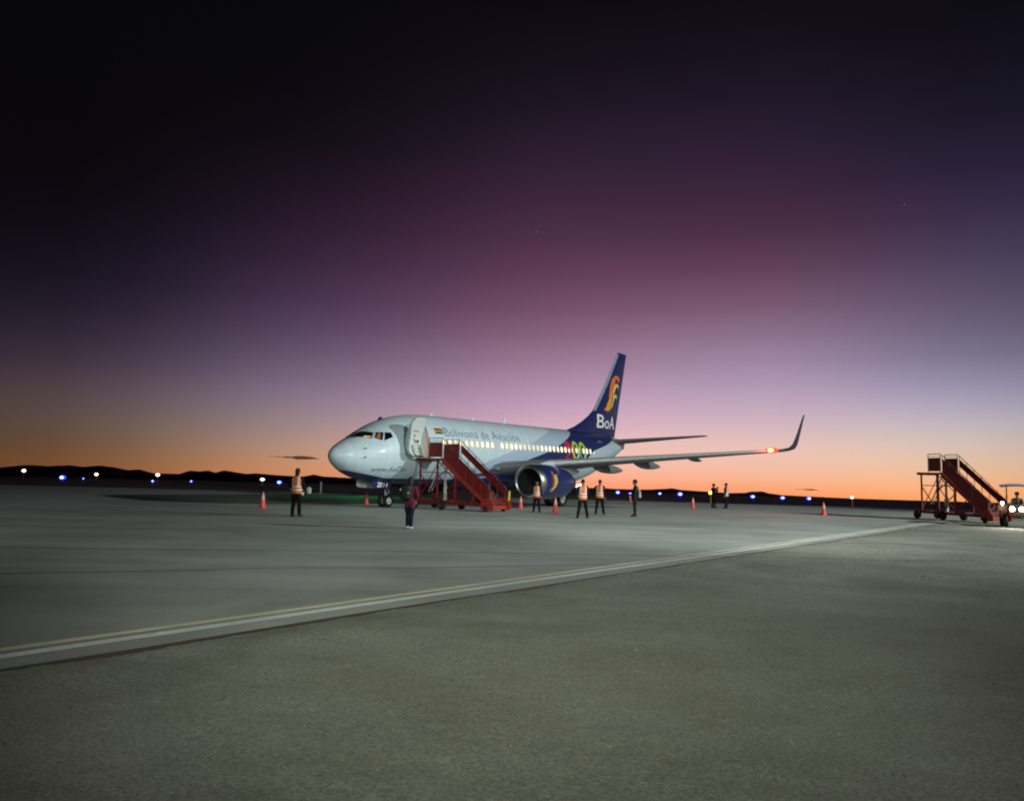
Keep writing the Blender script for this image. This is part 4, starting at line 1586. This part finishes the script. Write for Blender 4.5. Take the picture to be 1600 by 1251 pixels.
def limb_pose(pose, s):
    P = {
        'hang': [(s * .20, 0, 1.40), (s * .255, -.03, 1.13), (s * .265, .03, .89), (s * .262, .06, .80)],
        'front': [(s * .20, 0, 1.40), (s * .27, -.02, 1.14), (s * .13, .20, 1.06), (s * .07, .27, 1.07)],
        'low_front': [(s * .20, 0, 1.40), (s * .265, -.01, 1.13), (s * .20, .16, .95), (s * .17, .22, .90)],
        'back': [(s * .20, 0, 1.40), (s * .28, -.08, 1.14), (s * .12, -.19, .98), (s * .04, -.21, .96)],
        'out': [(s * .20, 0, 1.40), (s * .31, .03, 1.16), (s * .36, .20, 1.02), (s * .38, .28, .99)],
        'hip': [(s * .20, 0, 1.40), (s * .37, -.04, 1.17), (s * .24, .09, 1.02), (s * .19, .13, 1.0)],
        'raise': [(s * .20, 0, 1.40), (s * .26, .14, 1.18), (s * .12, .28, 1.38), (s * .06, .30, 1.46)],
        'pocket': [(s * .20, 0, 1.40), (s * .28, -.05, 1.14), (s * .20, .08, .95), (s * .18, .10, .90)],
        'wheel': [(s * .20, 0, 1.40), (s * .27, .10, 1.14), (s * .18, .34, 1.10), (s * .15, .41, 1.12)],
    }
    return [Vector(q) for q in P[pose]]


def make_person(label, loc, face_deg, height, arms=('hang', 'hang'), step=(0, 0), upper=M_DARKJACKET, lower=M_DARKCLOTH, shoes=M_SHOE, bulk=1.0, seated=False, coat_hem=.92, group=None, hat=None, hair='short', vest=None, spread=.1):
    """local +y is the way the person faces"""
    root = thing('person', label, 'person', loc, R(face_deg) - math.pi / 2, group)
    V, Rr, E = [], [], []

    def add(p, r, parent=None):
        V.append(Vector(p))
        Rr.append(r if hasattr(r, '__len__') else (r, r))
        if parent is not None:
            E.append((parent, len(V) - 1))
        return len(V) - 1
    pel = add((0, 0, .95), (.155 * bulk, .12 * bulk))
    sp1 = add((0, .005, 1.10), (.145 * bulk, .112 * bulk), pel)
    sp2 = add((0, .0, 1.26), (.165 * bulk, .118 * bulk), sp1)
    sp3 = add((0, -.01, 1.39), (.135 * bulk, .10 * bulk), sp2)
    nk = add((0, -.005, 1.48), .062, sp3)
    add((0, .012, 1.56), .058, nk)
    hands = []
    for s in (1, -1):
        q = limb_pose(arms[0 if s == 1 else 1], s)
        a = add(q[0] - Vector((s * .015, 0, .01)), .070 * bulk, sp3)
        b_ = add((q[0] + q[1]) / 2, .060 * bulk, a)
        c = add(q[1], .053 * bulk, b_)
        d = add((q[1] + q[2]) / 2, .047 * bulk, c)
        e = add(q[2], .034, d)
        add(q[3], (.040, .026), e)
        hands.append((q[2], q[3], s))
        st = step[0 if s == 1 else 1]
        if seated:
            h = add((s * .10, .03, .90), .09 * bulk, pel)
            k = add((s * .17, .44, .92), .068, h)
            an = add((s * .17, .52, .50), .046, k)
            add((s * .17, .66, .455), .042, an)
        else:
            h = add((s * .088, 0, .88), .100 * bulk, pel)
            m_ = add((s * (.090 + spread * .25), st * .42 + .01, .66), .094 * bulk, h)
            k = add((s * (.085 + spread * .45), st * .75 + .02, .47), .077, m_)
            cf = add((s * (.085 + spread * .7), st * .85, .30), .073, k)
            an = add((s * (.085 + spread * .9), st, .085), .058, cf)
            add((s * (.09 + spread), st + .16, .042), .046, an)
            he = add((s * (.085 + spread * .9), st - .05, .045), .044, an)
    bm = bmesh.new()
    tb = MB()
    tb.b.free()
    tb.b = bm
    trunk = [pel, sp1, sp2, sp3]
    secs = [(V[pel] - Vector((0, 0, .13)), (.135 * bulk, .105 * bulk)), (V[pel], (.160 * bulk, .122 * bulk)), (V[sp1], (.152 * bulk, .116 * bulk)), (V[sp2], (.172 * bulk, .120 * bulk)), (V[sp3], (.165 * bulk, .105 * bulk)), (V[sp3] + Vector((0, 0, .055)), (.11, .085)), (V[nk], (.064, .064)), (V[nk] + Vector((0, .015, .09)), (.058, .060))]
    tb.loft([[(c.x + rx * math.cos(2 * math.pi * k / 20), c.y + ry * math.sin(2 * math.pi * k / 20), c.z) for k in range(20)] for c, (rx, ry) in secs])
    for i, j in E:
        if i in trunk and j in trunk or j == nk or i == nk or i in trunk:
            if not (i in trunk and j not in trunk and j != nk):
                continue
        ri, rj = Rr[i][0], Rr[j][0]
        if i in trunk:
            ri = rj
        if (V[i] - V[j]).length > 1e-4:
            tb.tube(V[i], V[j], ri, rj, 12)
        tb.ball(V[j], (Rr[j][0], Rr[j][0], Rr[j][-1] if Rr[j][0] < .05 else Rr[j][0]), 12)
    bmesh.ops.recalc_face_normals(bm, faces=bm.faces[:])
    # head with jaw, nose and ears, fused by remeshing
    hb = MB()
    hb.b = bm
    HZ = 1.635
    hb.ball((0, .02, HZ), (.080, .098, .116), 16)
    hb.ball((0, .055, HZ - .065), (.052, .058, .05), 10)
    hb.ball((0, .118, HZ - .012), (.014, .022, .026), 8)
    for s in (1, -1):
        hb.ball((s * .077, .01, HZ - .01), (.014, .024, .034), 8)
    me2 = bpy.data.meshes.new('person_body')
    bm.to_mesh(me2)
    bm.free()
    ob = bpy.data.objects.new('body_rig', me2)
    col.objects.link(ob)
    rm = ob.modifiers.new('fuse', 'REMESH')
    rm.mode = 'VOXEL'
    rm.voxel_size = .014
    rm.use_smooth_shade = True
    sm_ = ob.modifiers.new('sm', 'SMOOTH')
    sm_.factor = .5
    sm_.iterations = 4
    dg = bpy.context.evaluated_depsgraph_get()
    dg.update()
    fin_me = bpy.data.meshes.new_from_object(ob.evaluated_get(dg), depsgraph=dg)
    bpy.data.objects.remove(ob)
    # fingers
    bm = bmesh.new()
    bm.from_mesh(fin_me)
    hb = MB()
    hb.b = bm
    for w_, h_, s in hands:
        d = (h_ - w_).normalized()
        side = d.cross(Vector((0, 0, 1)))
        side = side.normalized() if side.length > .1 else Vector((0, 1, 0))
        nrm = side.cross(d).normalized()
        base = h_ + d * .01
        for k, (o_, L) in enumerate(((-.030, .062), (-.010, .074), (.010, .070), (.030, .054))):
            p0 = base + side * o_
            p1 = p0 + d * L * .55 - nrm * .008
            p2 = p1 + d * L * .45 - nrm * .022
            hb.tube(p0, p1, .0105, .0095, 6).tube(p1, p2, .0095, .007, 6)
        p0 = w_ + d * .03 + side * (-.028)
        hb.tube(p0, p0 + d * .045 - side * .028, .012, .010, 6).tube(p0 + d * .045 - side * .028, p0 + d * .082 - side * .03, .010, .008, 6)
    mats_ = [lower, upper, M_SKIN, shoes]
    fin_me.materials.clear()
    for f in bm.faces:
        c = f.calc_center_median()
        m_ = 0
        dh = min((c - h_).length for _, h_, _ in hands)
        dw = min((c - (h_ * .8 + w_ * .2)).length for w_, h_, _ in hands)
        if c.z > 1.505 or dw < .085:
            m_ = 2
        elif seated and c.z < .52 and c.y > .35 or (not seated and c.z < .085):
            m_ = 3
        elif c.z > coat_hem:
            m_ = 1
        elif math.hypot(c.x, c.y) > .235 and c.z > .78 and not seated:
            m_ = 1
        if seated and c.z <= .52 and c.y > .35:
            m_ = 3
        elif seated and c.y > .14 and c.z < 1.0 and abs(c.x) < .28 and m_ == 1:
            m_ = 0
        f.material_index = m_
        f.smooth = True
    bm.to_mesh(fin_me)
    bm.free()
    for m_ in mats_:
        fin_me.materials.append(m_)
    o = link('body', fin_me, None, root)
    # eyes
    MB().ball((.031, .104, HZ + .008), (.012, .008, .008), 8).ball((-.031, .104, HZ + .008), (.012, .008, .008), 8).build('eyes', M_BLACK, root)
    # hair or hat
    mb = MB()
    for (cc, rad) in (((0, .006, HZ + .022), (.090, .108, .112)),):
        r = bmesh.ops.create_uvsphere(mb.b, u_segments=18, v_segments=12, radius=1, matrix=Matrix.Translation(cc) @ Matrix.Diagonal((*rad, 1)))
    kill = [v for v in mb.b.verts if v.co.y > .045 and v.co.z < HZ + .045 or v.co.z < HZ - .07]
    bmesh.ops.delete(mb.b, geom=kill, context='VERTS')
    bmesh.ops.solidify(mb.b, geom=mb.b.faces[:], thickness=.008)
    if hair == 'long':
        mb.loft([[(.07 * math.cos(a) * k1, -.045 + .045 * math.sin(a) * k1, z) for a in [2 * math.pi * i / 12 for i in range(12)]] for z, k1 in ((HZ, 1.05), (HZ - .1, 1.1), (HZ - .22, .95), (HZ - .30, .5))])
    mb.build('hair', M_HAIR, root, smooth=60)
    if hat:
        mb = MB()
        mb.lathe([(.098, 0), (.108, .03), (.112, .06), (.085, .10), (.01, .115)] if hat == 'cap' else [(.175, .01), (.18, .0), (.10, .012), (.10, .085), (.07, .11), (.01, .115)], 'Z', (0, .008, HZ + .035), 18)
        if hat == 'cap':
            mb.loft([[(-.07, .09, HZ + .035), (.07, .09, HZ + .035), (.07, .085, HZ + .052), (-.07, .085, HZ + .052)], [(-.05, .19, HZ + .015), (.05, .19, HZ + .015), (.05, .19, HZ + .024), (-.05, .19, HZ + .024)]])
        mb.build('cap' if hat == 'cap' else 'sun_hat', M_DARKJACKET, root, smooth=40)
    # hi-vis vest
    if vest:
        n = 28

        def ring(z, rx, ry, yo=0):
            return [(rx * math.cos(2 * math.pi * k / n), yo + ry * math.sin(2 * math.pi * k / n), z) for k in range(n)]
        kb = bulk
        prof_ = [(.84, .192, .150), (1.0, .186, .148), (1.12, .184, .146), (1.26, .198, .150), (1.36, .200, .142), (1.43, .168, .118), (1.475, .105, .090)]
        v_ = MB().loft([ring(z, rx * kb, ry * kb) for z, rx, ry in prof_], cap=False).build('vest', vest, root, smooth=60)

        def r_at(z):
            for (z0, a0, b0), (z1, a1, b1) in zip(prof_[:-1], prof_[1:]):
                if z0 <= z <= z1:
                    u = (z - z0) / (z1 - z0)
                    return (a0 + (a1 - a0) * u) * kb + .006, (b0 + (b1 - b0) * u) * kb + .006
        for z in (.975, 1.09):
            (a0, b0), (a1, b1) = r_at(z - .027), r_at(z + .027)
            MB().loft([ring(z - .027, a0, b0), ring(z + .027, a1, b1)], cap=False).build('reflective_band', M_REFLECT, v_, smooth=60)
        for s in (1, -1):
            for yy in (1, -1):
                rows = []
                for z in (1.12, 1.2, 1.28, 1.36, 1.43, 1.465):
                    a0, b0 = r_at(z)
                    row = []
                    for xx in (.085, .135):
                        xx = min(xx, a0 * .93)
                        row.append((s * xx, yy * b0 * math.sqrt(1 - (xx / a0) ** 2) * 1.01, z))
                    rows.append(row)
                MB().loft(rows, cap=False, closed=False).build('shoulder_band', M_REFLECT, v_)
    k = height / 1.745
    root.scale = (k, k, k)
    return root


# facing: degrees from +x, so 90 looks straight away from the camera
G_P = 'ground crew and bystanders on the apron'
make_person('person in orange vest holding white papers, back turned, left of the airliner nose', (-8.28, 30.9, 0), 80, 1.86, ('low_front', 'out'), upper=M_DARKJACKET, vest=M_ORANGE, hair='long', group=G_P, spread=.06)
make_person('passenger in maroon coat with dark backpack walking towards the stairs', (-3.15, 25.2, 0), 78, 1.62, ('pocket', 'low_front'), step=(-.16, .14), upper=M_MAROON, lower=M_NAVYCLOTH, shoes=M_SHOELT, coat_hem=.74, hair='long', group=G_P, bulk=1.1, spread=.03)
make_person('person in orange vest standing in front of the engine inlet', (1.42, 41.4, 0), -110, 1.62, ('hip', 'hang'), vest=M_ORANGE, group=G_P, spread=.1)
make_person('person in orange vest with wide stance, back turned, right of the engine', (3.28, 35.6, 0), 95, 1.74, ('pocket', 'hip'), vest=M_ORANGE, group=G_P, spread=.16, step=(.03, -.05))
make_person('person in orange vest edged in pale tape, beside the wide-stance worker', (4.58, 40.3, 0), 70, 1.76, ('hang', 'hip'), vest=M_ORANGE, group=G_P, spread=.12, step=(.05, -.05), bulk=1.03)
make_person('officer in dark green uniform and peaked cap, turned to the left', (6.18, 39.1, 0), 172, 1.78, ('back', 'front'), upper=M_GREENCLOTH, lower=M_GREENCLOTH, hat='cap', group=G_P, spread=.04, bulk=1.05)
make_person('person in dark clothes and cap raising a camera, beside the yellow lamp', (15.05, 58.6, 0), 20, 1.76, ('raise', 'raise'), upper=M_DARKJACKET, hat='cap', group=G_P, spread=.1, bulk=1.15)
make_person('person in faded pale vest facing the photographer near the yellow lamp', (15.85, 58.1, 0), 150, 1.84, ('front', 'hang'), upper=M_DARKJACKET, vest=M_PALEVEST, group=G_P, spread=.06)
make_person('driver in sun hat seated on the small tractor', (TRX + .10 * math.cos(TRA), TRY + .10 * math.sin(TRA), -.01), math.degrees(TRA), 1.66, ('wheel', 'wheel'), seated=True, hat='sun', group=G_P, upper=mat('dusty_shirt', (.14, .11, .09), .85))

# things people carry
def at_person(px, py, face, lx, ly, lz):
    a = R(face) - math.pi / 2
    return (px + lx * math.cos(a) - ly * math.sin(a), py + lx * math.sin(a) + ly * math.cos(a), lz)


bp_ = thing('backpack', 'black backpack worn by the passenger in the maroon coat', 'backpack', at_person(-3.15, 25.2, 78, -.07, -.19, .93), R(78) - math.pi / 2)
MB().box((0, -.02, .22), (.34, .19, .46), bevel=.06).build('bag', M_BLACK, bp_, smooth=60)
MB().box((0, -.12, .14), (.24, .06, .22), bevel=.025).build('front_pocket', M_BLACK, bp_, smooth=60)
MB().box((.12, -.155, .20), (.07, .012, .03)).build('reflective_tab', M_REFLECT, bp_)
MB().box((-.16, -.08, .30), (.04, .05, .07), bevel=.01).build('side_tag', M_REFLECT, bp_)
for k, (lx, ly, lz, rz_) in enumerate(((-.10, .2, .93, 10), (-.36, .30, .99, -20))):
    mb = MB()
    mb.box((0, 0, 0), (.15, .03, .24), Matrix.Rotation(R(20 - 40 * k), 3, 'Y'))
    mb.box((.03, .02, -.01), (.14, .012, .22), Matrix.Rotation(R(8), 3, 'Y'))
    o = mb.build('paper_sheaf', mat('white_paper', (.74, .78, .76), .6, var=.04))
    o.location = at_person(-8.28, 30.9, 80, -lx * 1.0 if k == 0 else -lx, ly, lz * 1.03)
    o.rotation_euler = (0, 0, R(80 - 90 + rz_))
    tag(o, ('white paper bundle held at the waist of the vested person at left', 'white papers in the right hand of the vested person at left')[k], 'papers', 'white papers in hand')
sl_ = thing('shoulder_bag', 'pale bag hanging behind the officer in the peaked cap', 'bag', (6.40, 39.05, 1.0), R(10))
MB().loft([[(-.05, -.07, -.06), (.05, -.07, -.06), (.05, .07, -.06), (-.05, .07, -.06)], [(-.06, -.08, .12), (.05, -.08, .12), (.05, .08, .12), (-.06, .08, .12)], [(-.06, -.05, .36), (-.01, -.05, .36), (-.01, .05, .36), (-.06, .05, .36)]]).build('bag_body', mat('pale_canvas', (.42, .34, .26), .8), sl_, smooth=40)
MB().path([(-.03, 0, .36), (-.16, .0, .50)], .016).build('strap', M_DARKJACKET, sl_)
cm = thing('camera_device', 'small black camera held up by the person beside the yellow lamp', 'camera', at_person(15.05, 58.6, 20, 0, .33, 1.50), R(20) - math.pi / 2)
MB().box((0, 0, 0), (.14, .06, .09), bevel=.01).build('camera_body', M_BLACK, cm)
MB().tube((0, .03, 0), (0, .11, 0), .035, n=12).build('lens', M_BLACK, cm)

# ------------------------------------------------------------------ traffic cones
M_CONE = mat('cone_red', (.72, .075, .05), .5, var=.12)
M_CONEW = mat('cone_white_sleeve', (.66, .42, .36), .5, var=.06)
cone_spots = [((-11.75, 37.9), 1.0, 'red traffic cone left of the vested person with papers'), ((.66, 46.6), .92, 'red traffic cone under the left side of the engine inlet'), ((2.40, 41.5), 1.0, 'red traffic cone under the engine, beside the main wheel'),
              ((10.84, 71.4), .92, 'red traffic cone behind the officer in the peaked cap'), ((13.0, 56.3), .98, 'red traffic cone left of the yellow lamp post'), ((19.1, 48.3), 1.0, 'red traffic cone standing alone in front of the right horizon'), ((-8.4, 46.6), 1.0, 'dim red traffic cone in the shadow behind the nose gear')]
proto = None
for (x, y), k, lab in cone_spots:
    if proto is None:
        proto = thing('traffic_cone', lab, 'traffic cone', group='red traffic cones around the airliner')
        MB().box((0, 0, .018), (.36, .36, .036), bevel=.012).build('base', M_CONE, proto)
        MB().lathe([(.165, .03), (.155, .06), (.098, .42), (.0, .42)], 'Z', n=20).build('cone_body', M_CONE, proto, smooth=50)
        MB().lathe([(.099, .42), (.062, .62), (.0, .62)], 'Z', n=20, cap=False).build('reflective_sleeve', M_CONEW, proto, smooth=50)
        MB().lathe([(.061, .62), (.036, .77), (.028, .78), (.0, .78)], 'Z', n=20).build('cone_tip', mat('cone_pink_tip', (.62, .22, .17), .5), proto, smooth=50)
        c = proto
    else:
        c = copy_tree(proto)
    c.location = (x, y, 0)
    c.rotation_euler = (0, 0, rnd.uniform(0, 1.5))
    c.scale = (k, k, k)
    c['label'] = lab

# ------------------------------------------------------------------ airfield lights
M_BLUE = mat('blue_lamp_glow', (.1, .2, 1), .3, emit=(.012, .035, 1), estr=2.6)  # emission of the oversized outer globe, standing in for the blue halo
M_BLUE_IN = mat('blue_lamp_core', (.5, .6, 1), .3, emit=(.30, .52, 1), estr=4)
M_WARM = mat('warm_lamp_glow', (1, .9, .7), .3, emit=(1, .78, .52), estr=3)
M_COOL = mat('white_lamp_glow', (1, .95, .95), .3, emit=(1, .90, .90), estr=4)
M_YGLOW = mat('yellow_lamp_glow', (1, .9, .3), .3, emit=(1, .72, .10), estr=5)
M_POST = mat('orange_post', (.42, .12, .06), .6, var=.15)
M_GPOST = mat('grey_post', (.34, .32, .32), .6, var=.15)


def post_lamp(name, label, cat, x, y, h, lampm, rad, group, post=M_GPOST, pr=.05, z0=-.16, core=None):
    r = thing(name, label, cat, (x, y, z0), 0, group)
    MB().tube((0, 0, 0), (0, 0, h), pr, n=10).lathe([(pr * 2, 0), (pr * 2, .05), (pr, .07)], 'Z', n=10).build('stem', post, r)
    if lampm:
        L = MB().ball((0, 0, h + rad[2] * .5), rad, 14).build('lamp_globe', lampm, r, smooth=True)
        if core:
            MB().ball((0, -rad[1] * .75, h + rad[2] * .5), (rad[0] * .62, rad[1] * .5, rad[2] * .6), 12).build('glow_core', core, L, smooth=True)
    return r


G_B = 'blue taxiway lights along the airfield edge'
for (x, y, k, lab) in [(-70.4, 124.9, 1.5, 'bright blue taxiway light at far left under the dark hills'), (-68.5, 123.5 + 4, .5, 'tiny dim blue light just right of the far left blue light'),
                       (-51.5, 114.5, .65, 'small blue light below the third warm lamp at left'), (-50.4, 125.6, .6, 'faint blue light between the warm lamps and the vested person'),
                       (-40.3, 138.8, 1.35, 'bright blue light just left of the vested person with papers'), (15.85, 116.5, 1.0, 'blue light left of the officer in the cap'),
                       (16.2, 106.8, .7, 'small blue light touching the officer on the left side'), (22.2, 117.5, .8, 'small blue light first to the right of the officer'),
                       (24.2, 112.8, 1.15, 'larger blue light second to the right of the officer'), (32.4, 105.9, 1.0, 'blue light right of the person in faded vest, first of three'),
                       (34.8, 101.3, .95, 'blue light right of the short red post, second of three'), (38.2, 101.4, .95, 'blue light third of three before the lit post')]:
    post_lamp('taxiway_light', lab, 'taxiway light', x, y, .42, M_BLUE, (.34 * k, .22 * k, .24 * k), G_B, pr=.04, core=M_BLUE_IN)
G_W = 'warm white lamps along the left horizon'
for (x, y, k, h, lab) in [(-98.4, 160.5, .9, 1.3, 'warm white lamp farthest left on the horizon'), (-76.6, 146.9, .75, 1.0, 'warm white lamp with streak, second from left'),
                          (-62.5, 140.7, .8, 1.2, 'warm white lamp above a small blue light, third from left')]:
    post_lamp('field_lamp', lab, 'lamp', x, y, h, M_WARM, (.46 * k, .3 * k, .34 * k), G_W)
post_lamp('field_lamp', 'small cool white lamp left of the bright blue light near the cone', 'lamp', -47.8, 153.2, .8, M_COOL, (.42, .25, .24), G_W)
post_lamp('field_lamp', 'pinkish white lamp low beside the back of the engine', 'lamp', 9.6, 108.6, 1.15, M_COOL, (.55, .3, .30), G_W)
post_lamp('marker_post', 'orange marker post with lit yellow lamp beside the photographer', 'marker post', 18.9, 74.4, 1.05, M_YGLOW, (.24, .2, .17), None, M_POST, .16, -.16)
post_lamp('marker_post', 'short unlit reddish post between the first two right-hand blue lights', 'marker post', 27.7, 82.9, .75, None, None, None, M_POST, .12, -.16)
post_lamp('marker_post', 'slim pale post with small white lamp right of the blue lights', 'marker post', 30.75, 71.3, 1.0, M_COOL, (.13, .13, .12), None, M_POST, .10, -.16)
post_lamp('marker_post', 'thin grey post behind the left side of the airliner nose', 'marker post', -19.8, 83.2, 1.2, None, None, None, M_GPOST, .10, -.16)
# lone bush on the skyline
bs = thing('bush', 'tiny dark bush standing up on the skyline right of the officer', 'bush', (150, 880, -9.0))
mb = MB()
for k in range(260):
    a, b_, c = rnd.gauss(0, 1.3), rnd.gauss(0, 1.3), abs(rnd.gauss(1.6, 1.0))
    v = Vector((rnd.uniform(-1, 1), rnd.uniform(-1, 1), rnd.uniform(-1, 1))) * .45
    w_ = Vector((rnd.uniform(-1, 1), rnd.uniform(-1, 1), rnd.uniform(-1, 1))) * .45
    q = Vector((a, b_, c + .6))
    f = mb.b.faces.new([mb.b.verts.new(q), mb.b.verts.new(q + v), mb.b.verts.new(q + w_)])
mb.build('crown', mat('dark_foliage', (.03, .035, .02), .9), bs)
MB().tube((0, 0, 0), (0, 0, 1.6), .2, .1).build('trunk', mat('dark_bark', (.04, .03, .025), .9), bs)
